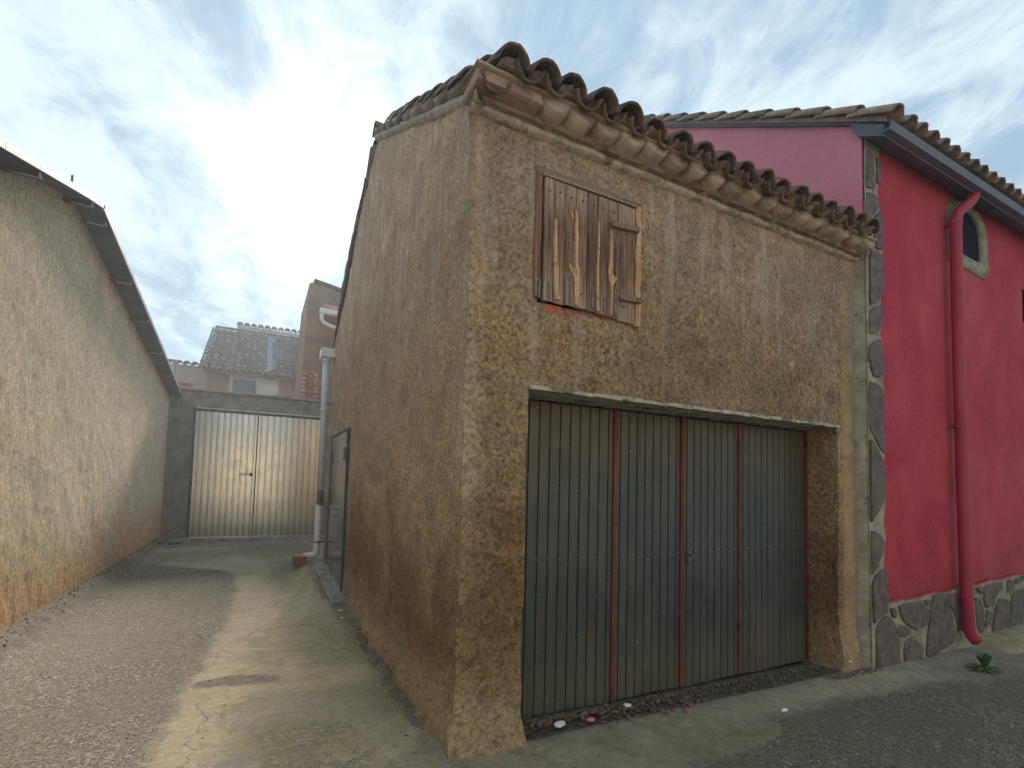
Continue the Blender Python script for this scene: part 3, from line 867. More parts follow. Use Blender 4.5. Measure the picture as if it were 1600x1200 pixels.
# pale lip
us = lin(1.06, XE-.02, .03); rows = [(2.80, 3.925), (2.745, 3.93), (2.735, 3.945), (2.742, 3.972), (2.80, 3.98)]
V = []; F = []
for i, u_ in enumerate(us):
    for (yy, zz) in rows: V.append((u_, yy, zz))
V = np.array(V); n0 = fbm(V, 6, 3, 3.); V[:, 1] += .016*n0; V[:, 2] += .012*fbm(V, 5, 3, 9.)-.012*np.sin((V[:, 0]-1.1)/4.2*math.pi)
for i in range(len(us)-1):
    for j in range(4): F.append((i*5+j, (i+1)*5+j, (i+1)*5+j+1, i*5+j+1))
F = [tuple(reversed(f)) for f in F]
part('mortar_lip', V, F, M_mortar, co, True)
mb = MB(); mb.box(1.12, XE-.03, 2.70, 2.95, 3.965, 4.09); mb.part('bedding', M_corbel, co)
# row of round-bellied corbels
V = []; F = []; seg = 10
for j, (yy, r_) in enumerate(((2.585, .080), (2.59, .098), (2.66, .106), (2.76, .108))):
    for k in range(seg+1):
        an = R(180+180*k/seg); V.append((r_*math.cos(an)*1.02, yy-2.585, r_*math.sin(an)*.98))
for j in range(3):
    for k in range(seg): F.append((j*(seg+1)+k, j*(seg+1)+k+1, (j+1)*(seg+1)+k+1, (j+1)*(seg+1)+k))
F = [tuple(reversed(f)) for f in F]
F.append(tuple(range(seg+1)))
cme = bpy.data.meshes.new('corbel_tile'); cme.from_pydata(V, [], F); cme.materials.append(M_corbel)
cme.polygons.foreach_set('use_smooth', [len(p.vertices) == 4 for p in cme.polygons])
kx = 1.60
while kx < 5.24:
    inst('corbel_tile', cme, (kx+random.uniform(-.006, .006), 2.60+random.uniform(-.01, .01), 4.070+random.uniform(-.006, .006)-.008*math.sin((kx-1.1)/4.2*math.pi)), (R(-6+random.uniform(-2, 2)), random.uniform(-.05, .05), random.uniform(-.03, .03)), co, (1, 1, .86))
    kx += .213
mb = MB(); mb.box(1.04, 1.49, 2.60, 2.84, 3.99, 4.075, .006, .012); mb.part('corner_brick', simple('faded_brick', (.26, .15, .12), (.42, .27, .22), 8, bump=.6, bd=.008, speck=((.42, .37, .31), 5, .52, .8)), co)
us = lin(1.03, XE-.01, .04); V = []; F = []
rows = [(2.84, 4.072), (2.582, 4.068), (2.575, 4.078), (2.585, 4.094), (2.84, 4.10)]
for u_ in us:
    for (yy, zz) in rows: V.append((u_, yy, zz))
V = np.array(V); V[:, 1] += .012*fbm(V, 5, 3, 13.); V[:, 2] += .008*fbm(V, 4, 3, 19.)-.008*np.sin((V[:, 0]-1.1)/4.2*math.pi)
for i in range(len(us)-1):
    for j in range(4): F.append((i*5+j+1, (i+1)*5+j+1, (i+1)*5+j, i*5+j))
part('mortar_bed', V, F, M_corbel, co, True)

# roof
rf = bpy.data.objects.new('roof', None); col.objects.link(rf); rf.parent = brown
rf.location = Vector((3.2, 6.0, 5.9))-wpos(brown)
M_plug = simple('dirty_mortar', (.13, .10, .085), (.27, .225, .185), 14, .95, .1, bump=.8, bd=.012)
th = math.atan(.55)
mb = MB(); mb.prism([(2.62, zr(2.62)-.05), (6.03, zr(6.03)-.05), (9.45, 3.88), (9.45, 3.83), (6.03, zr(6.03)-.1), (2.64, zr(2.64)-.08)], 1.24, 5.28, 'x'); mb.part('deck', M_tile, rf)
cov = [tile_mesh('roof_tile', .44, .108, .090, .014, 9, M_tile, True, 176, jag=.006) for _ in range(3)]
chn = [tile_mesh('channel_tile', .44, .100, .090, .014, 9, M_tile, False, 170, jag=.006) for _ in range(2)]
ex = [1.25, 1.455, 1.665, 1.90, 2.115, 2.365, 2.61, 2.845, 3.08, 3.30, 3.525, 3.755, 3.975, 4.20, 4.43, 4.66, 4.90, 5.13]
cth, sth = math.cos(th), math.sin(th)
for ci, xx in enumerate(ex):
    sag = -.035*math.sin((xx-1.2)/4*math.pi)
    for r_ in range(10):
        s_ = r_*.385+(random.uniform(-.035, .02) if r_ == 0 else random.uniform(-.01, .01))
        inst('roof_tile', random.choice(cov), (xx+random.uniform(-.008, .008), 2.52+s_*cth, zr(2.52)+.022+s_*sth+sag+(.012 if r_ else random.uniform(-.006, .01))), (th-.045+random.uniform(-.02, .02), random.uniform(-.06, .06), random.uniform(-.04, .04)), rf)
    pm = MB(); rr_ = .086; pts_ = [(xx+rr_*math.cos(R(a)), zr(2.58)+.0+sag+rr_*.95*math.sin(R(a))) for a in range(0, 181, 20)]
    pm.prism(pts_, 2.565+random.uniform(-.012, .012), 2.75, 'y', .015); pm.part('mortar_plug', M_plug, rf)
    if ci < len(ex)-1:
        xm = (xx+ex[ci+1])/2
        for r_ in range(2):
            s_ = r_*.385+(random.uniform(-.03, .02))
            inst('channel_tile', random.choice(chn), (xm, 2.50+s_*cth, zr(2.50)+.075+s_*sth+sag), (th-.04+random.uniform(-.02, .02), random.uniform(-.05, .05), random.uniform(-.03, .03)), rf)
# second cap layer seen at the eave, slipped mortar and doubled tiles
for xx in (3.08, 3.755, 4.20, 4.66, 4.90, 5.13):
    inst('roof_tile', cov[0], (xx+.02, 2.60, zr(2.6)+.045-.03), (th+.02, .08, random.uniform(-.1, .1)), rf, (.92, 1, .9))
# verge row: tiles laid along the gable edge
for r_ in range(10):
    s_ = r_*.385
    inst('verge_tile', random.choice(chn), (1.158, 2.56+s_*cth, zr(2.56)-.055+s_*sth), (th-.05, random.uniform(-.05, .05), random.uniform(-.03, .03)), rf)
vt = tile_mesh('verge_tile', .44, .112, .094, .014, 9, M_tile, True, 150, jag=.006)
for r_ in range(9):
    s_ = r_*.40; inst('verge_tile', vt, (1.16, 6.15+s_*.85, 5.76-s_*.53-0.02), (-math.atan(.62)+.03, random.uniform(-.04, .04), math.pi*0+random.uniform(-.04, .04)), rf)
for r_ in range(11):
    inst('ridge_tile', cov[0], (1.06+r_*.39, 5.97, zr(5.97)-.12+.08*min(1, r_*.5)), (0, R(-3), R(-90)), rf, (1.1, 1, 1.1))
# mortar under the verge
us = lin(2.66, 6.0, .04); V = []; F = []
prof = [(1.13, -.255), (1.085, -.235), (1.070, -.205), (1.062, -.175), (1.10, -.15)]
for y_ in us:
    for (xx, zz) in prof: V.append((xx, y_, zr(y_)+zz))
V = np.array(V); V[:, 0] += .02*fbm(V, 5, 3, 33.); V[:, 2] += .015*fbm(V, 6, 3, 39.)
for i in range(len(us)-1):
    for j in range(4): F.append((i*5+j, i*5+j+1, (i+1)*5+j+1, (i+1)*5+j))
F = [tuple(reversed(f)) for f in F]
part('verge_mortar', V, F, M_joint, rf, True)
us = lin(6.0, 9.3, .05); V = []; F = []
for y_ in us:
    zt = float(top_side(y_)); 
    for (xx, zz) in ((1.12, -.03), (1.075, 0.), (1.06, .03), (1.07, .06), (1.4, .13)): V.append((xx, y_, zt+zz))
V = np.array(V); V[:, 0] += .02*fbm(V, 5, 3, 33.); V[:, 2] += .012*fbm(V, 6, 3, 39.)
for i in range(len(us)-1):
    for j in range(4): F.append((i*5+j+1, i*5+j, (i+1)*5+j, (i+1)*5+j+1))
part('rear_verge', V, F, M_tile, rf, True)

# side door
sd = bpy.data.objects.new('side_door', None); col.objects.link(sd); sd.parent = brown
sd.location = Vector((1.08, 7.8, .1))-wpos(brown); sd['label'] = 'grey sheet-metal double door in the alley side'
for (a, b_) in ((SD0+.03, 7.93), (7.945, SD1-.03)):
    mb = MB(); mb.box(1.058, 1.075, a, b_, .12, SDZ-.03, 0, .003)
    mb.part('door_leaf', M_sidedoor, sd)
mb = MB(); mb.box(1.05, 1.10, SD0+.012, SD0+.03, .06, SDZ); mb.box(1.05, 1.10, SD1-.03, SD1-.012, .06, SDZ); mb.box(1.045, 1.10, SD0+.0, SD1+.0, SDZ-.028, SDZ-.01); mb.part('door_frame', M_darkframe, sd)
for yy in (7.18, 8.42):
    mb = MB(); mb.box(1.05, 1.0575, yy-.05, yy+.05, 1.86, 2.04); mb.part('vent', M_clamp, sd)
mb = MB(); mb.tube([(1.058, 8.0, 1.14), (1.0, 8.0, 1.14), (1.0, 8.0, 1.02), (1.058, 8.0, 1.02)], .009, 8); mb.part('handle', M_clamp, sd, True)
mb = MB(); mb.prism([(6.55, -.1), (8.85, -.1), (8.85, .205), (7.8, .14), (6.55, .055)], .88, 1.09, 'x', .01); mb.part('doorstep', M_concrete, brown)

# rear gutter box and white downpipe
dp = bpy.data.objects.new('downpipe', None); col.objects.link(dp); dp.parent = brown
dp.location = Vector((.96, 9.0, .3))-wpos(brown)
PX, PY = .955, 9.05
mb = MB(); mb.tube([(PX+.005, PY, 3.66), (PX+.004, PY, 2.9), (PX+.01, PY, 1.22)], .054, 18); mb.part('upper_pipe', M_pvcg, dp, True)
mb = MB(); mb.tube([(PX+.01, PY, 1.40), (PX+.01, PY, 1.22), (PX+.01, PY, 1.14)], [.0565, .058, .058], 18); mb.part('joint', M_clamp, dp, True)
mb = MB(); el = [(PX, PY, 1.16), (PX-.01, PY, .42)]+[(PX-.10+.09*math.cos(R(a)), PY-.01, .38-.09*math.sin(R(a))-.0) for a in (15, 35, 55, 75, 90)]+[(PX-.21, PY-.02, .285)]
mb.tube(el, .053, 18); mb.part('lower_pipe', M_pvcw, dp, True)
mb = MB(); mb.tube([(PX, PY, 3.70), (PX, PY, 3.62)], .062, 16); mb.part('collar', M_pvcw, dp, True); mb = MB(); mb.tube([(PX+.004, PY, 2.82), (PX+.004, PY, 2.76)], .060, 16); mb.part('collar', M_pvcw, dp, True)
for zz in (1.16, .50):
    mb = MB(); mb.tube([(PX, PY, zz), (PX, PY, zz+.03)], .062, 14); mb.box(PX, 1.10, PY-.012, PY+.012, zz+.004, zz+.026); mb.part('bracket', M_clamp, dp)
mb = MB(); mb.box(PX-.09, 1.10, PY-.09, PY+.22, 3.70, 3.86, 0, .01); mb.part('gutter_box', M_pvcw, dp)

# ------------------------------------------------------------------ red house
red = thing('red_house', (7.5, 5, 0), 'crimson rendered house with slate plinth, corner stones and a painted downpipe', 'house')
RX, RY = 5.33, 2.72
RXE = 12.0
zs_eave = 5.24
OWc = (7.63, 4.73)


def vent_hole(k=1.0):
    # arched top, pointed sill to the lower right
    cx0, cz0 = 7.60, 4.90
    pts = [(7.24, 4.52), (7.60, 4.51), (7.93, 4.50), (8.0, 4.60), (7.985, 4.86)]
    for a in range(15, 181, 15): pts.append((cx0+.37*math.cos(R(a)), cz0+.23*math.sin(R(a))))
    return pts


us = lin(RX, RXE, .045, 7.20, 8.03, 9.24, 9.8); vs = lin(-.4, zs_eave+.05, .045, 4.47, 5.16, 4.0, 4.45)
P, F = grid_wall(us, vs, lambda U, V: np.stack([U, np.full_like(U, RY), V], 1), [(7.20, 8.03, 4.47, 5.16), (9.24, 9.8, 4.0, 4.45)])
P2 = P.copy(); P2[:, 1] += .010*fbm(P, 1.0, 2, 71.)+.004*fbm(P, 8, 3, 73.)
P2[:, 2] += 0
part('front_wall', P2, F, M_red, red, True)
# filler between rectangular hole and arched opening
hole = vent_hole(); 
mb = MB()
outer = [(7.25, 4.43), (7.885, 4.43), (7.885, 5.10), (7.25, 5.10)]
# ring fill built as strips from each hole vertex outward to rectangle border


def toborder(p):
    c = (7.615, 4.815); dx_, dz_ = p[0]-c[0], p[1]-c[1]
    t = min(.415/abs(dx_) if dx_ else 9e9, .345/abs(dz_) if dz_ else 9e9); return (c[0]+dx_*t, c[1]+dz_*t)


dense = []
for i in range(len(hole)):
    a, b_ = hole[i], hole[(i+1) % len(hole)]
    for k in range(4): t = k/4; dense.append((a[0]+(b_[0]-a[0])*t, a[1]+(b_[1]-a[1])*t))
V = []; F = []
for p in dense:
    q = toborder(p); V += [(q[0], RY-.001, q[1]), (p[0], RY-.001, p[1]), (p[0], RY+.03, p[1])]
N = len(dense)
for i in range(N):
    j = (i+1) % N; F.append((i*3, j*3, j*3+1, i*3+1)); F.append((i*3+1, j*3+1, j*3+2, i*3+2))
vn = bpy.data.objects.new('vent_window', None); col.objects.link(vn); vn.parent = red; vn.location = Vector((7.6, 2.7, 4.4))-wpos(red)
part('reveal', V, F, M_joint, vn)
mb = MB(); mb.box(7.1, 8.1, RY+.025, RY+.34, 4.3, 5.2); mb.part('backing', M_black, vn)
# surround: raised mortar band
ring = []
def outp(p):
    c = (7.61, 4.82); dx_, dz_ = p[0]-c[0], p[1]-c[1]; return (c[0]+dx_*1.38+.03*(dx_ > 0), c[1]+dz_*1.24-(.09 if dz_ < 0 else 0))
V = []; F = []
for p in dense:
    q = outp(p); jx = random.uniform(-.008, .008)
    V += [(q[0]+jx, RY+.0, q[1]+jx), (q[0]+jx, RY-.014, q[1]+jx), (p[0]+jx, RY-.014, p[1]), (p[0]+jx, RY+.02, p[1])]
for i in range(N):
    j = (i+1) % N
    for k in range(3): F.append((i*4+k, j*4+k, j*4+k+1, i*4+k+1))
part('surround', V, F, M_joint, vn, True)
mb = MB(); mb.box(9.24, 9.8, RY+.28, RY+.30, 4.0, 4.45); mb.box(9.80, 9.82, RY, RY+.3, 4.0, 4.45); mb.box(9.24, 9.8, RY, RY+.3, 4.45, 4.47); mb.box(9.24, 9.8, RY, RY+.3, 3.98, 4.0); mb.box(9.22, 9.24, RY, RY+.3, 4.0, 4.45); mb.part('small_opening', M_black, red)
# gable wall
vs_ = np.linspace(0, 1, 120)
us = lin(RY, 12.0, .06)
gt = lambda y: np.interp(y, [2.72, 6.9, 12.], [5.355, 8.065, 4.9])
P, F = grid_wall(us, vs_, lambda U, V: np.stack([np.full_like(U, RX), U, -.4+V*(gt(U)+.4)], 1)); F = F[:, ::-1]
P[:, 0] += .016*fbm(P, 1.1, 3, 81.)+.006*fbm(P, 9, 3, 83.)
part('gable_wall', P, F, M_red, red, True)
# corner stones and plinth
pl = bpy.data.objects.new('plinth', None); col.objects.link(pl); pl.parent = red; pl.location = Vector((7, 2.68, 0))-wpos(red)
us = lin(RX-.008, 9.5, .03); vs = np.linspace(0, 1, 28)
pt = lambda x: .50+.028*(x-5.6)+.008*np.sin(x*9)
P, F = grid_wall(us, vs, lambda U, V: np.stack([U, np.full_like(U, RY-.028), -.4+V*(pt(U)+.4)], 1))
P[:, 1] += .014*fbm(P, 4, 3, 91.); part('joint_mortar', P, F, M_joint, pl, True)
us = lin(RX-.008, 5.60, .03); vs = lin(.3, 5.2, .03)
P, F = grid_wall(us, vs, lambda U, V: np.stack([U+np.where(U > 5.5, .02*np.sin(V*5)+.015*np.sin(V*13), 0), np.full_like(U, RY-.026), V], 1))
P[:, 1] += .012*fbm(P, 4, 3, 95.); qn = bpy.data.objects.new('corner_stones', None); col.objects.link(qn); qn.parent = red; qn.location = Vector((5.45, 2.69, 1))-wpos(red)
part('joint_mortar', P, F, M_joint, qn, True)
PS = [[(5.24, 0.69), (5.38, 0.76), (5.56, 0.85), (5.58, 0.5), (5.57, 0.42), (5.41, 0.39), (5.36, 0.34)],
      [(5.4, 0.27), (5.51, 0.35), (5.61, 0.37), (5.77, 0.24), (5.78, -0.16), (5.49, -0.16), (5.4, -0.11)],
      [(5.66, 0.46), (5.76, 0.44), (5.76, 0.35), (5.71, 0.35)],
      [(5.83, 0.46), (6.24, 0.47), (6.38, 0.36), (6.38, 0.23), (6.14, 0.19), (5.92, 0.3)],
      [(6.31, 0.48), (6.45, 0.48), (6.39, 0.4)],
      [(5.82, 0.29), (6.05, 0.18), (5.92, 0.14), (5.81, 0.17)],
      [(5.92, 0.1), (6.09, 0.12), (6.27, -0.03), (6.2, -0.14), (5.91, -0.12)],
      [(6.51, 0.49), (6.77, 0.49), (6.82, 0.4), (6.93, 0.03), (6.88, -0.02), (6.48, -0.09), (6.36, -0.08), (6.4, 0.07)],
      [(6.82, 0.49), (7.08, 0.49), (7.21, 0.36), (7.2, 0.17), (7.14, 0.08), (7.02, 0.09), (7.04, 0.21), (6.9, 0.38)],
      [(7.5, 0.52), (7.64, 0.52), (7.64, 0.43)],
      [(7.5, 0.4), (7.62, 0.37), (7.7, 0.23), (7.67, 0.02), (7.61, -0.02), (7.53, 0.1)],
      [(7.73, 0.52), (8.15, 0.53), (8.18, 0.46), (8.05, 0.42), (7.95, 0.28), (7.77, 0.27), (7.72, 0.36)],
      [(7.76, 0.25), (7.95, 0.18), (7.79, 0.06), (7.73, 0.04)],
      [(8.11, 0.34), (8.39, 0.29), (8.32, -0.05), (7.93, -0.02), (8.01, 0.17)],
      [(8.36, 0.55), (8.55, 0.55), (8.53, 0.39), (8.37, 0.39)],
      [(8.61, 0.55), (8.96, 0.57), (8.92, 0.53), (8.61, 0.49)],
      [(8.51, 0.35), (8.87, 0.4), (8.86, 0.2), (8.77, -0.04), (8.43, -0.06)],
      [(8.95, .42), (9.3, .5), (9.35, .1), (9.0, 0.)],
      [(7.25, .45), (7.42, .46), (7.42, .1), (7.28, .05)]]
QS = [[(5.36, 5.09), (5.45, 5.06), (5.5, 4.74), (5.35, 4.7)], [(5.53, 5.07), (5.60, 5.04), (5.60, 4.82), (5.54, 4.79)],
      [(5.35, 4.64), (5.5, 4.66), (5.58, 4.56), (5.41, 4.39), (5.35, 4.37)], [(5.45, 4.37), (5.60, 4.51), (5.61, 4.11), (5.49, 4.1)],
      [(5.40, 4.04), (5.60, 4.04), (5.60, 3.61), (5.38, 3.48)], [(5.36, 3.42), (5.60, 3.53), (5.59, 3.33), (5.5, 3.22), (5.36, 3.17)],
      [(5.35, 3.05), (5.54, 3.16), (5.60, 2.86), (5.57, 2.79), (5.41, 2.76), (5.35, 2.92)],
      [(5.345, 2.69), (5.58, 2.64), (5.58, 2.0), (5.43, 2.16), (5.345, 2.24)], [(5.345, 2.11), (5.41, 2.08), (5.58, 1.87), (5.57, 1.56), (5.345, 1.33)],
      [(5.345, 1.23), (5.48, 1.19), (5.58, 1.07), (5.44, 0.90), (5.345, 0.80)]]


def stone(poly, parent, y0):
    c = (sum(p[0] for p in poly)/len(poly), sum(p[1] for p in poly)/len(poly)); out = []
    poly = [(max(p[0], RX+.012), p[1]) for p in poly]
    for i in range(len(poly)):
        a, b_ = poly[i], poly[(i+1) % len(poly)]; L = math.hypot(a[0]-b_[0], a[1]-b_[1]); m_ = max(2, int(L/.09))
        for k in range(m_):
            t = k/m_; out.append((a[0]+(b_[0]-a[0])*t+random.uniform(-.006, .006), a[1]+(b_[1]-a[1])*t+random.uniform(-.006, .006)))
    # round the corners a little
    sm = [((out[i-1][0]+5*out[i][0]+out[(i+1) % len(out)][0])/7, (out[i-1][1]+5*out[i][1]+out[(i+1) % len(out)][1])/7) for i in range(len(out))]
    sm = [(max(RX+.006, min(c[0]+(p[0]-c[0])*1.13, 99 if y0 > RY-.045 and c[0] > 5.7 else 5.615 if parent is qn else 99)), c[1]+(p[1]-c[1])*1.09) for p in sm]
    area = sum(sm[i][0]*sm[(i+1) % len(sm)][1]-sm[(i+1) % len(sm)][0]*sm[i][1] for i in range(len(sm)))
    if area < 0: sm = sm[::-1]
    mb = MB(); mb.prism(sm, y0+random.uniform(-.008, .004), RY, 'y', .007); return mb.part('stone', M_stone, parent)


for p in PS: stone(p, pl, RY-.046)
for p in QS: stone(p, qn, RY-.044)
# pinkish line where the red paint runs over the mortar
mb = MB()
for k in range(60):
    a = 5.60+k*.066; mb.box(a, a+.0655, RY-.030, RY, float(pt(a))-.004, float(pt(a))+.020, .0015)
mb.part('painted_edge', M_redpipe, pl)

us = lin(5.27, 5.352, .02); P, F = grid_wall(us, lin(-.3, 4.05, .03), lambda U, V: np.stack([U, np.interp(U, [5.27, 5.30, 5.33, 5.352], [2.81, 2.745, 2.70, 2.692]), V], 1))
P[:, 1] += .018*fbm(P, 6, 3, 97.); P[:, 0] += .012*fbm(P, 7, 3, 99.)*(P[:, 0] < 5.3); part('seam_mortar', P, F, M_joint, red, True)
# eaves: soffit, fascia gutter, tiles
er = bpy.data.objects.new('roof', None); col.objects.link(er); er.parent = red; er.location = Vector((8, 4, 5.5))-wpos(red)
mb = MB(); mb.prism([(2.50, 5.09), (2.50, 5.21), (3.2, 5.70), (6.9, 8.12), (12.3, 5.0), (12.3, 4.9), (6.9, 8.05), (2.80, 5.40), (2.735, 5.235)], RX-.05, RXE+.4, 'x'); mb.part('soffit', M_soffit, er)
mb = MB(); mb.prism([(2.43, 5.11), (2.415, 5.19), (2.43, 5.19), (2.442, 5.125), (2.50, 5.125), (2.50, 5.11)], RX-.07, RXE+.4, 'x'); mb.part('gutter', M_gutter, er)
mb = MB(); mb.tube([(RX-.08, 2.428, 5.19), (RXE+.4, 2.428, 5.19)], .011, 8); mb.part('gutter_rim', M_gutter, er, True)
cov2 = [tile_mesh('roof_tile', .44, .098, .082, .013, 8, M_tile2, True, 174, jag=.005) for _ in range(2)]
th2 = math.atan(.65); c2_, s2_ = math.cos(th2), math.sin(th2)
zr2 = lambda y: 5.215+.65*(y-2.42)
k = 0; xx = RX+.24
while xx < 11.5:
    for r_ in range(3):
        s_ = r_*.37; inst('roof_tile', random.choice(cov2), (xx+random.uniform(-.01, .01), 2.40+s_*c2_, zr2(2.40)+.03+s_*s2_), (th2-.05, random.uniform(-.04, .04), random.uniform(-.03, .03)), er)
    xx += .225
for r_ in range(13):
    s_ = r_*.40; inst('verge_tile', random.choice(cov2), (RX-.02, 2.40+s_*c2_, zr2(2.40)+.03+s_*s2_), (th2-.06+random.uniform(-.02, .02), random.uniform(-.04, .04), random.uniform(-.02, .02)), er, (1.15, 1.05, 1.1))
    inst('verge_tile', random.choice(cov2), (RX+.16, 2.40+s_*c2_+.1, zr2(2.50)+.04+s_*s2_), (th2-.06, 0, 0), er, (1.1, 1.05, 1.1))
mb = MB(); mb.prism([(2.47, zr2(2.47)-.035), (2.47, zr2(2.47)+.02), (6.9, zr2(6.9)+.02), (6.9, zr2(6.9)-.035)], RX-.075, RX-.045, 'x'); mb.part('verge_mortar', M_tile2, er)
# crimson downpipe
rp = bpy.data.objects.new('downpipe', None); col.objects.link(rp); rp.parent = red; rp.location = Vector((7.3, 2.6, .1))-wpos(red)
path = [(7.27, 2.52, 5.14), (7.25, 2.525, 5.06), (7.20, 2.54, 4.99), (7.13, 2.565, 4.93), (7.07, 2.59, 4.87), (7.035, 2.605, 4.80), (7.03, 2.61, 4.70), (7.03, 2.61, 3.), (7.05, 2.61, 1.5), (7.07, 2.61, .5), (7.085, 2.60, .10), (7.11, 2.585, .04), (7.15, 2.56, -.01)]
mb = MB(); mb.tube(path, .058, 18); mb.part('pipe', M_redpipe, rp, True)
for zz, rr in ((4.72, .066), (2.35, .065), (.45, .066)):
    mb = MB(); mb.tube([(7.03+.035*(zz < 1), 2.61, zz), (7.03+.035*(zz < 1), 2.61, zz+.05)], rr, 16); mb.box(7.02, 7.045, 2.61, RY, zz, zz+.04); mb.part('bracket', M_redpipe, rp)
# ------------------------------------------------------------------ kerb along red house
us = lin(7.36, 9.5, .05); prof = [(2.36, -.30), (2.40, -.13), (2.45, -.085), (2.56, -.07), (2.70, -.05)]
V = []; F = []
for x_ in us:
    for (yy, zz) in prof: V.append((x_, yy, zz+.03*min(1, (x_-7.36)/.4)-.16*max(0, 1-(x_-7.36)/.3)))
V = np.array(V); V[:, 1] += .03*fbm(V, 2.5, 3, 5.); V[:, 2] += .016*fbm(V, 5, 3, 6.)
for i in range(len(us)-1):
    for j in range(4): F.append((i*5+j, (i+1)*5+j, (i+1)*5+j+1, i*5+j+1))
kerb = part('kerb', V, F, simple('mossy_kerb_concrete', (.24, .20, .12), (.40, .34, .22), 6, .95, .1, bump=.8, bd=.02, speck=((.20, .19, .09), 5, .55, .7)), None, True); tag(kerb, kind='structure')

# ------------------------------------------------------------------ cream building on the left
left = thing('cream_building', (-3.5, 7, 0), 'long cream roughcast building with orange stained foot and overhanging sheet roof', 'building')
LX = -2.04


def ltop(y): return np.interp(y, [-1, 7.15, 7.25, 9.3, 14.6], [2.17, 4.72, 4.74, 4.42, 3.60])


us = lin(-1, 14.7, .045); P, F = grid_wall(us, np.linspace(0, 1, 110), lambda U, V: np.stack([np.full_like(U, LX), U, -.2+V*(ltop(U)+.2+.02)], 1))
P = vdisp(P, .02, .8, .011, 6., 55.); P[:, 0] += .02*ss(.5, 0, P[:, 2])
part('wall', P, F, M_left, left, True)
mb = MB(); mb.prism([(-1, -.2), (14.7, -.2), (14.7, 3.58), (7.2, 4.7), (-1, 2.15)], -6.0, -2.12, 'x'); mb.part('rear_wall', M_left, left)
lr = bpy.data.objects.new('roof', None); col.objects.link(lr); lr.parent = left; lr.location = Vector((-3, 7, 4.5))-wpos(left)
VX = -1.80
def lz(y): return float(np.interp(y, [-1.3, 7.2, 13.9, 14.9], [2.00, 4.72, 3.65, 3.48]))
yy_ = [-1.3, 1.5, 4.85, 7.2]
mb = MB(); mb.prism([(a, lz(a)) for a in yy_]+[(a, lz(a)+.045) for a in reversed(yy_)], VX, -6.2, 'x'); mb.part('near_slope', M_eavegrey, lr)
yy_ = [7.22, 9.3, 11.5, 13.9, 14.6]
mb = MB(); mb.prism([(a, lz(a)-.02) for a in yy_]+[(a, lz(a)+.03) for a in reversed(yy_)], VX+.02, -6.2, 'x'); mb.part('far_slope', M_eavegrey, lr)
for (a, b_, dzz) in ((-1.3, 7.26, 0.), (7.2, 14.6, -.02)):
    n_ = 14
    for k in range(n_):
        p, q = a+(b_-a)*k/n_, a+(b_-a)*(k+1)/n_-.006
        mb = MB(); mb.prism([(p, lz(min(p, 7.2) if dzz == 0 else max(p, 7.2))+dzz-.012), (q, lz(min(q, 7.2) if dzz == 0 else max(q, 7.2))+dzz-.012), (q, lz(min(q, 7.2) if dzz == 0 else max(q, 7.2))+dzz+.050), (p, lz(min(p, 7.2) if dzz == 0 else max(p, 7.2))+dzz+.050)], VX+.022, VX+.042, 'x'); mb.part('verge_board', M_pinkmetal, lr)
for yv in (2.2, 3.8, 5.55, 6.95, 7.5, 8.9, 10.2, 11.6, 12.9):
    zb_ = lz(yv)-.03; mb = MB(); mb.box(LX-.1, VX+.01, yv-.025, yv+.025, zb_-.045, zb_+.01, .003); mb.part('purlin_end', M_soffit, lr)
    mb = MB(); mb.box(LX+.07, VX-.0, yv-.036, yv-.028, zb_-.055, zb_-.045); mb.box(VX+.004, VX+.014, yv-.036, yv-.028, zb_-.055, zb_-.0); mb.part('pale_batten', M_paleslat, lr)
mb = MB(); mb.tube([(VX, 6.3, lz(6.3)+.03), (VX, 6.3, lz(6.3)+.14)], .012, 6); mb.part('rod', M_clamp, lr)

# ------------------------------------------------------------------ gate wall
gw = thing('gate_wall', (0, 14.7, 0), 'grey rendered wall closing the alley, with a thin concrete coping', 'wall')
GYW = 14.6
GZ = 3.32
def gwf(U, V): return np.stack([U, np.full_like(U, GYW-.02), V], 1)
us = lin(-2.1, 4., .06, -1.52, 1.52); vs = lin(-.2, 3.72, .06, GZ)
P, F = grid_wall(us, vs, gwf, [(-1.52, 1.52, -1, GZ)]); P = vdisp(P, .012, 1, .006, 6, 66.); part('wall', P, F, M_gatewall, gw, True)
mb = MB(); mb.box(-1.9, -1.52, GYW+.02, GYW+.28, -.2, GZ); mb.box(1.52, 3.9, GYW+.02, GYW+.28, -.2, GZ); mb.box(-1.9, 3.9, GYW+.02, GYW+.28, GZ, 3.70)
mb.box(-1.56, -1.519, GYW-.03, GYW+.2, -.1, GZ); mb.box(-1.52, 1.52, GYW-.015, GYW+.2, GZ-.03, GZ+.02); mb.part('core', M_gatewall, gw)
for k in range(12):
    a = -2.0+k*.5; mb = MB(); mb.box(a, a+.494, GYW-.08, GYW+.3, 3.715+.004*(k % 3), 3.775+.004*(k % 3), .004, .008); mb.part('coping_slab', M_concrete, gw)
mb = MB(); mb.box(-1.75, 1.8, GYW-.45, GYW+.1, -.2, .045, .012, .02); mb.part('doorsill', M_concrete, gw)
gt_ = bpy.data.objects.new('metal_gate', None); col.objects.link(gt_); gt_.parent = gw; gt_.location = Vector((0, GYW, 0))-wpos(gw)
gt_['label'] = 'double galvanised ribbed gate with a dark frame'
for (a, b_) in ((-1.455, -.075), (-.065, 1.455)):
    ribbed('gate_leaf', a, b_, .06, GZ-.10, GYW-.035, .145, .024, .024, M_galv, gt_)
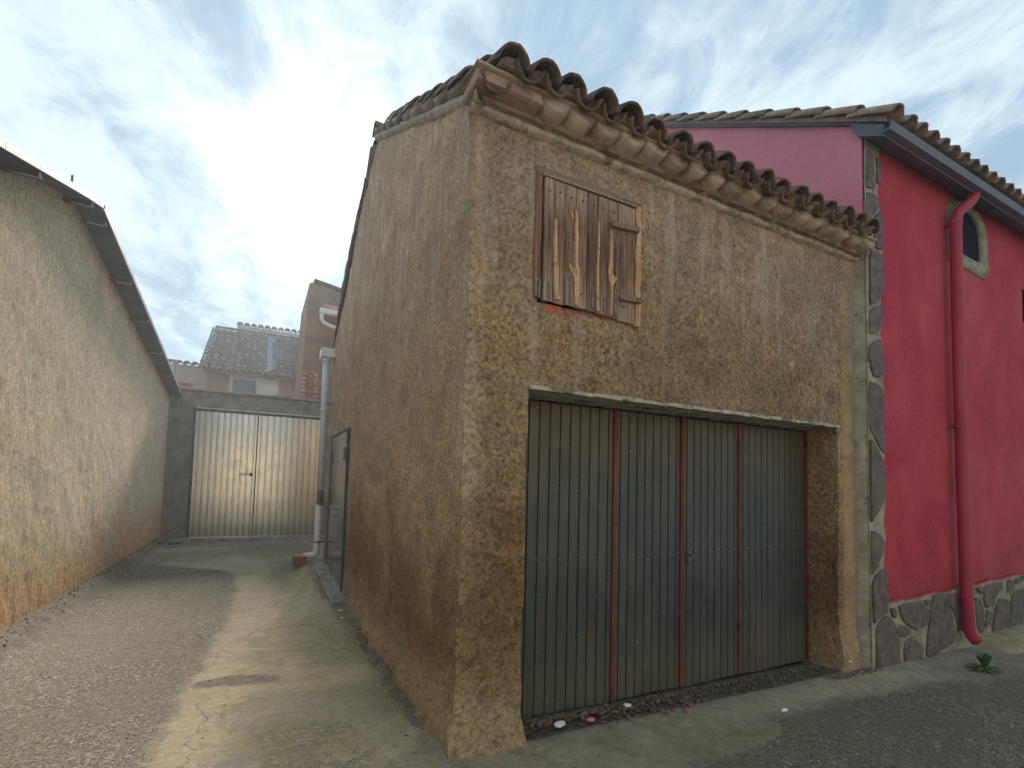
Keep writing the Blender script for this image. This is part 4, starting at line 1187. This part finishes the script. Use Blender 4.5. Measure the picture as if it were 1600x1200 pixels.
mb = MB(); mb.box(-1.52, -1.457, GYW-.05, GYW+.03, .05, GZ-.02); mb.box(1.457, 1.52, GYW-.05, GYW+.03, .05, GZ-.02); mb.box(-1.457, 1.457, GYW-.05, GYW+.03, GZ-.10, GZ-.045); mb.part('gate_frame', M_darkframe, gt_)
mb = MB(); mb.box(-1.46, 1.46, GYW-.07, GYW-.0, GZ-.043, GZ-.005, 0, .008); mb.part('gate_track', M_paleslat, gt_)
mb = MB(); mb.box(-.085, -.055, GYW-.045, GYW-.02, .06, GZ-.1); mb.part('meeting_stile', M_garage, gt_)
mb = MB(); mb.box(-.21, -.13, GYW-.06, GYW-.03, 1.61, 1.70, 0, .01); mb.part('lock', M_clamp, gt_)
mb = MB(); mb.tube([(-.43, GYW-.03, 1.66), (-.43, GYW-.075, 1.66), (-.24, GYW-.075, 1.67), (-.24, GYW-.03, 1.67)], .014, 8); mb.part('handle', M_paleslat, gt_, True)
tp = thing('clay_tile_piece', (-1.78, 14.35, 3.79), 'pink clay tile lying on the left end of the alley wall coping', 'tile')
inst('tile_body', tile_mesh('tile_body', .42, .14, .12, .016, 8, simple('pink_clay', (.48, .25, .19), (.60, .36, .29), 9, bump=.3), False, 170), (-1.98, 14.40, 3.93), (0, R(8), R(-70)), tp)
mb = MB(); mb.tube([(-1.93, 14.3, 3.8), (-1.95, 14.3, 4.36)], .035, 8); mb.box(-1.99, -1.91, 14.26, 14.34, 4.33, 4.39)
tag(mb.part('vent_stub', M_pinkmetal, None), 'thin pale vent stub rising at the far end of the cream building roof', 'vent pipe')

# ------------------------------------------------------------------ far buildings
fh = thing('tiled_house', (-.4, 27, 0), 'distant house with a lichened clay tile roof seen over the alley wall', 'house')
mb = MB(); mb.box(-2.15, 2.4, 24.3, 33, 0, 6.06)
mb.part('wall', M_oldwall, fh)
mb = MB(); mb.box(-1.30, .62, 24.27, 24.31, 4.2, 5.95); mb.part('render_patch', M_palewall, fh, label='paler patch of render round the window')
wf = MB().box(-1.10, -.36, 24.22, 24.26, 4.55, 5.72).part('window', M_bluewin, fh)
MB().box(-1.16, -1.10, 24.2, 24.265, 4.5, 5.78).box(-.36, -.30, 24.2, 24.265, 4.5, 5.78).box(-1.10, -.36, 24.2, 24.265, 5.72, 5.78).part('frame', M_darkframe, wf)
MB().box(-.745, -.715, 24.205, 24.222, 4.55, 5.72).part('mullion', M_darkframe, wf)
hr = bpy.data.objects.new('roof', None); col.objects.link(hr); hr.parent = fh; hr.location = Vector((0, 26, 7))-wpos(fh)
Hs = .6; hz = lambda y: 6.02+Hs*(y-23.9)
MB().prism([(23.95, hz(23.95)-.03), (29.1, hz(29.1)-.03), (33, hz(29.1)-2.6), (33, hz(29.1)-2.7), (29.1, hz(29.1)-.15), (23.95, hz(23.95)-.14)], -2.28, 2.6, 'x').part('deck', M_tile3, hr)
cov3 = tile_mesh('roof_tile', .56, .115, .088, .016, 6, M_tile3, True, 176)
tha = math.atan(Hs); ca_, sa_ = math.cos(tha), math.sin(tha)
for i in range(14):
    xx = -2.20+i*.292
    for r_ in range(12):
        s_ = r_*.5
        yb = 23.85+s_*ca_
        if i in (8,) and r_ >= 1: continue
        inst('roof_tile', cov3, (xx+random.uniform(-.012, .012), yb, hz(yb)+.02+random.uniform(-.01, .015)), (tha-.04, random.uniform(-.05, .05), random.uniform(-.03, .03)), hr)
for r_ in range(12):
    s_ = r_*.5; yb = 23.85+s_*ca_; inst('verge_tile', cov3, (-2.30, yb, hz(yb)+.03), (tha-.04, -.2, 0), hr, (1.1, 1, 1))
for i in range(9):
    inst('ridge_tile', cov3, (-2.3+i*.5, 29.1, hz(29.1)+.04), (0, R(-3), R(-90)), hr)
sk = MB(); yA, yB = 24.3, 28.9
sk.prism([(yA, hz(yA)+.0), (yB, hz(yB)+.0), (yB, hz(yB)+.09), (yA, hz(yA)+.09)], .11, .45, 'x'); sk.part('roof_sheet', M_soffit, hr, label='smooth grey sheet let into the tiles')
bw = thing('ridge_wall', (0, 30, 0), 'pale distant parapet topped with a row of clay tiles behind the tiled house', 'wall')
MB().box(-1.38, 2.6, 29.9, 30.2, 0, 9.68).part('wall', M_palewall, bw)
cov4 = tile_mesh('cap_tile', .6, .15, .13, .02, 6, M_tile3, True, 176, fill=True)
for i in range(11): inst('cap_tile', cov4, (-1.25+i*.33, 29.75, 9.70+.006*i), (.02, 0, 0), bw)
lw = thing('low_far_wall', (-2.8, 26, 0), 'pinkish distant wall with tile coping left of the tiled house', 'wall')
MB().box(-4.4, -2.2, 26, 26.3, 0, 6.50).part('wall', M_pinkwall, lw)
for i in range(7): inst('cap_tile', cov4, (-3.95+i*.30, 25.85, 6.52), (.02, 0, 0), lw)
tw = thing('tall_gable_wall', (1.6, 16.6, 0), 'tall weathered wall with a bare brick patch rising behind the alley gate', 'building')
V = [(1.02, 3.), (1.04, 4.0), (1.07, 5.2), (1.10, 6.4), (1.15, 7.74), (1.30, 7.80), (1.31, 7.76), (1.62, 7.74), (2.4, 7.55), (2.4, 3.)]
V = [(1.0, 0)]+V[:-1]+[(2.4, 0)]
MB().prism(V, 16.5, 20, 'y').part('wall', M_oldwall, tw)
MB().prism([(1.28, 7.8), (2.5, 7.58), (2.5, 7.66), (1.28, 7.88)], 16.4, 20, 'y').part('cap', M_tile3, tw)
pb = bpy.data.objects.new('brick_patch', None); col.objects.link(pb); pb.parent = tw; pb.location = Vector((1.2, 16.47, 4.4))-wpos(tw)
mbm = bpy.data.meshes.new('brick'); bb = MB().box(-.115, .115, -.02, .03, -.027, .027, 0, .004); mbm.from_pydata(bb.V, [], bb.F); mbm.materials.append(M_brick)
MB().box(1.05, 1.52, 16.485, 16.502, 3.6, 4.95).part('joint_mortar', M_mortar, pb)
for r_ in range(19):
    for c in range(3):
        xx = 1.17+c*.25+(.12 if r_ % 2 else 0); z_ = 3.72+r_*.066
        if xx < 1.48 and not (z_ > 4.72 and xx < 1.15): inst('brick', mbm, (xx, 16.48+random.uniform(-.004, .004), z_), (0, 0, 0), pb)
gp = bpy.data.objects.new('gutter', None); col.objects.link(gp); gp.parent = tw; gp.location = Vector((1.6, 15.9, 6.6))-wpos(tw)
MB().prism([(15.7, 6.62), (15.7, 6.76), (15.72, 6.76), (15.73, 6.64), (15.87, 6.64), (15.87, 6.76), (15.9, 6.76), (15.9, 6.62)], 1.42, 2.5, 'x').part('trough', M_pvcw, gp)
MB().tube([(1.48, 15.8, 6.64), (1.48, 15.8, 6.46), (1.53, 15.8, 6.36), (1.7, 15.8, 6.28), (2.1, 15.8, 6.20)], .055, 10).part('elbow_pipe', M_pvcw, gp, True)
MB().box(1.5, 2.6, 15.72, 16.5, 6.78, 6.90, .01).part('tile_edge', simple('pink_clay_edge', (.48, .22, .17), (.58, .32, .26), 9, bump=.3), gp)

# ------------------------------------------------------------------ house across the street (behind the viewer, seen mirrored in the gate)
ac = thing('cream_street_house', (0, -7.5, 0), 'sunlit cream house across the street, mirrored in the gate', 'house')
MB().box(-9, 9, -12.5, -7.5, -.3, 4.5).part('wall', M_cream, ac)
MB().prism([(-7.1, 4.45), (-12.9, 4.45), (-10, 5.3)], -9.3, 9.3, 'x').part('roof', M_tile2, ac)

# ------------------------------------------------------------------ small things
bk = MB(); bk.box(.58, .775, 8.92, 9.16, .155, .295, .004, .008)
blk = bk.part('clay_block', simple('terracotta_block', (.26, .09, .05), (.36, .15, .085), 14, bump=.5), None)
tag(blk, 'terracotta block lying under the mouth of the white downpipe', 'brick')


def rock(rad, n_sub=1, sq=(1, 1, .6)):
    import bmesh
    bm = bmesh.new(); bmesh.ops.create_icosphere(bm, subdivisions=n_sub, radius=rad)
    for v in bm.verts: v.co = Vector((v.co.x*sq[0]*random.uniform(.75, 1.25), v.co.y*sq[1]*random.uniform(.75, 1.25), v.co.z*sq[2]*random.uniform(.75, 1.25)))
    V = [tuple(v.co) for v in bm.verts]; F = [tuple(v.index for v in f.verts) for f in bm.faces]; bm.free(); return V, F


# crumbled soil, chips and dead leaves along the door foot
mb = MB()
for k in range(1500):
    t = random.random()
    if k < 1050:
        x_ = 1.58+3.3*t**1.25; wd = .10+.08*math.sin(x_*2.6+.8)*(x_ < 3.4)
        y_ = 3.04-abs(random.gauss(0, 1))*max(wd, .07); rad = random.choice((.004, .006, .009, .013, .018 if x_ < 3.1 else .009))
        z_ = float(gz(x_, y_))+.008+rad*.25+(.02*max(0, 1-abs(y_-2.95)/.12))
    else:
        x_ = 4.6+.8*t; y_ = 2.72-abs(random.gauss(0, 1))*.07; rad = random.choice((.004, .006, .01)); z_ = float(gz(x_, y_))+rad*.3
    if y_ < 2.62: continue
    V, F = rock(rad, 1, (1.2, 1.1, .7)); mb.add([(a+x_, b_+y_, c+z_) for a, b_, c in V], F)
db = mb.part('soil_debris', M_clod, None); tag(db, 'crumbled dark soil and chips along the foot of the garage doors', 'debris', kind='stuff')
mb = MB()
for k in range(260):
    x_ = 1.6+random.random()**1.4*2.9; y_ = 3.0-abs(random.gauss(0, 1))*.09; z_ = float(gz(x_, y_))+.03
    if y_ < 2.66: continue
    a = random.uniform(0, 6.28); L = random.uniform(.012, .03); ca2, sa2 = math.cos(a), math.sin(a)
    q = [(-L, 0, 0), (0, L*.35, .006), (L, 0, random.uniform(0, .01)), (0, -L*.35, .002)]
    mb.add([(x_+p[0]*ca2-p[1]*sa2, y_+p[0]*sa2+p[1]*ca2, z_+p[2]) for p in q], [(0, 1, 2), (0, 2, 3)])
tag(mb.part('dead_leaves', M_deadleaf, None), 'curled dead leaves caught in the soil under the garage doors', 'leaves', kind='stuff')
# loose pale grit over the asphalt
mb = MB()
for k in range(900):
    if k < 620: x_ = random.uniform(-1.8, .9); y_ = 2.6+random.random()**1.6*9
    else: x_ = random.uniform(1.2, 8.5); y_ = random.uniform(.9, 2.55)
    rad = random.choice((.002, .003, .003, .004, .005, .007)); z_ = float(gz(x_, y_))+.003
    V, F = rock(rad, 1, (1.2, 1, .6)); mb.add([(a+x_, b_+y_, c+z_) for a, b_, c in V], F)
tag(mb.part('loose_grit', M_pebble, None), 'fine pale grit scattered over the alley and street', 'grit', kind='stuff')
# rubble at the foot of the cream wall and by the brown side wall
mb = MB()
for k in range(520):
    if k < 330: y_ = 4.5+random.random()*9.8; x_ = -2.0+abs(random.gauss(0, 1))*.06
    else: y_ = 3.0+random.random()*3.9; x_ = 1.03-abs(random.gauss(0, 1))*.05
    rad = random.choice((.004, .006, .009, .012)) if k < 330 else random.choice((.004, .007, .011)); z_ = float(gz(x_, y_))+rad*.2
    V, F = rock(rad, 1, (1.2, 1, .7)); mb.add([(a+x_, b_+y_, c+z_) for a, b_, c in V], F)
tag(mb.part('wall_foot_rubble', M_clod, None), 'dark crumbs of mortar along the foot of the alley walls', 'rubble', kind='stuff')


def chip(name, x_, y_, rad, mat, label, cat, sq=(1.5, 1, .5), dz=0.):
    V, F = rock(rad, 2, sq); z_ = float(gz(x_, y_))+rad*sq[2]*.6+dz
    return tag(part(name, [(a+x_, b_+y_, c+z_) for a, b_, c in V], F, mat), label, cat)


chip('white_stone', 3.61, 2.43, .022, M_white, 'small white stone lying alone on the street before the garage doors', 'stone')
chip('crumpled_tissue', 1.88, 2.86, .030, M_white, 'crumpled white tissue in the soil near the left garage door', 'litter', dz=.03)
chip('pink_wrapper', 2.12, 2.84, .022, M_pink, 'pink scrap of wrapper in the soil under the doors', 'litter', dz=.03)
chip('plaster_chip', 2.52, 2.93, .024, M_white, 'pale flat chip among the soil below the second door leaf', 'stone', dz=.035)
chip('plaster_chip', .96, 6.3, .022, M_white, 'white plaster chip at the foot of the side wall near the doorstep', 'stone')
chip('plaster_chip', .93, 6.0, .016, M_white, 'smaller white chip just before the one near the doorstep', 'stone')
chip('stick_fragment', -1.45, 12.6, .07, M_pebble, 'pale broken stick on the concrete by the cream wall near the gate', 'stick', sq=(2.4, .35, .25))
chip('mortar_lump', 4.98, 2.70, .014, M_white, 'white speck of mortar at the foot of the ochre pier', 'stone', dz=.10)
# rubble heap at the far left corner
for i, (dx_, dy_, rr) in enumerate(((0, 0, .09), (.16, -.05, .07), (.3, .05, .06), (-.02, -.25, .08))):
    chip('dark_stone', -1.85+dx_, 13.7+dy_, rr, M_clod, ['dark stone lying nearest the cream wall in the corner heap by the gate', 'middle dark stone of the corner heap by the gate', 'dark stone at the right end of the corner heap, by the gate frame', 'dark stone set forward of the corner heap along the cream wall'][i], 'stone', sq=(1.2, 1, .8)).__setitem__('group', 'heap of dark stones by the gate')

# weed
wd = thing('weed_plant', (6.52, 2.28, float(gz(6.52, 2.28))), 'small green weed growing at the foot of the slate plinth', 'plant')


def leaf(parent, a, L, W, lift, droop, mat=M_leaf, zoff=.0):
    n_ = 6; V = []; F = []; ca2, sa2 = math.cos(a), math.sin(a); o = wpos(parent)
    for k in range(n_+1):
        t = k/n_; wdt = W*math.sin(math.pi*min(1, t*.9+.06))**.8*(1-.15*t); r_ = L*t*(1-.15*t); z = zoff+lift*t-droop*t*t
        for s_ in (-1, 0, 1):
            xx, yy = r_, s_*wdt/2; V.append((o.x+xx*ca2-yy*sa2, o.y+xx*sa2+yy*ca2, o.z+z+(.12*wdt if s_ else 0)))
    for k in range(n_):
        for s_ in (0, 1): F.append((k*3+s_, (k+1)*3+s_, (k+1)*3+s_+1, k*3+s_+1))
    return part('leaf', V, F, mat, parent, True)


for k in range(11): leaf(wd, k*.72+.3, random.uniform(.14, .22), .06, .05, .045)
for k in range(8): leaf(wd, k*.83, random.uniform(.06, .11), .065, random.uniform(.12, .19), .02, zoff=.02)
for (a, L) in ((3.0, .30), (3.25, .26), (-.35, .28), (-.1, .22), (3.5, .2)): leaf(wd, a, L, .035, .035, .03, M_deadleaf if L > .25 else M_leaf)
MB().tube([wd.location+Vector((0, 0, 0)), wd.location+Vector((.01, 0, .09)), wd.location+Vector((.0, .01, .15))], [.006, .005, .003], 6).part('stem', M_leaf, wd)

# ------------------------------------------------------------------ thin haze volume added for the bluish glare, lit by the low sun
mh = bpy.data.materials.new('haze'); mh.use_nodes = True; nh = mh.node_tree
for nd in list(nh.nodes):
    if nd.type != 'OUTPUT_MATERIAL': nh.nodes.remove(nd)
pv_ = nh.nodes.new('ShaderNodeVolumePrincipled'); pv_.inputs['Density'].default_value = .0032; pv_.inputs['Anisotropy'].default_value = .45
pv_.inputs['Color'].default_value = (.80, .90, 1.0, 1)
nh.links.new(pv_.outputs[0], nh.nodes['Material Output'].inputs['Volume'])
tag(MB().box(-155, 155, -155, 155, -5, 12).part('haze', mh, None), kind='stuff')
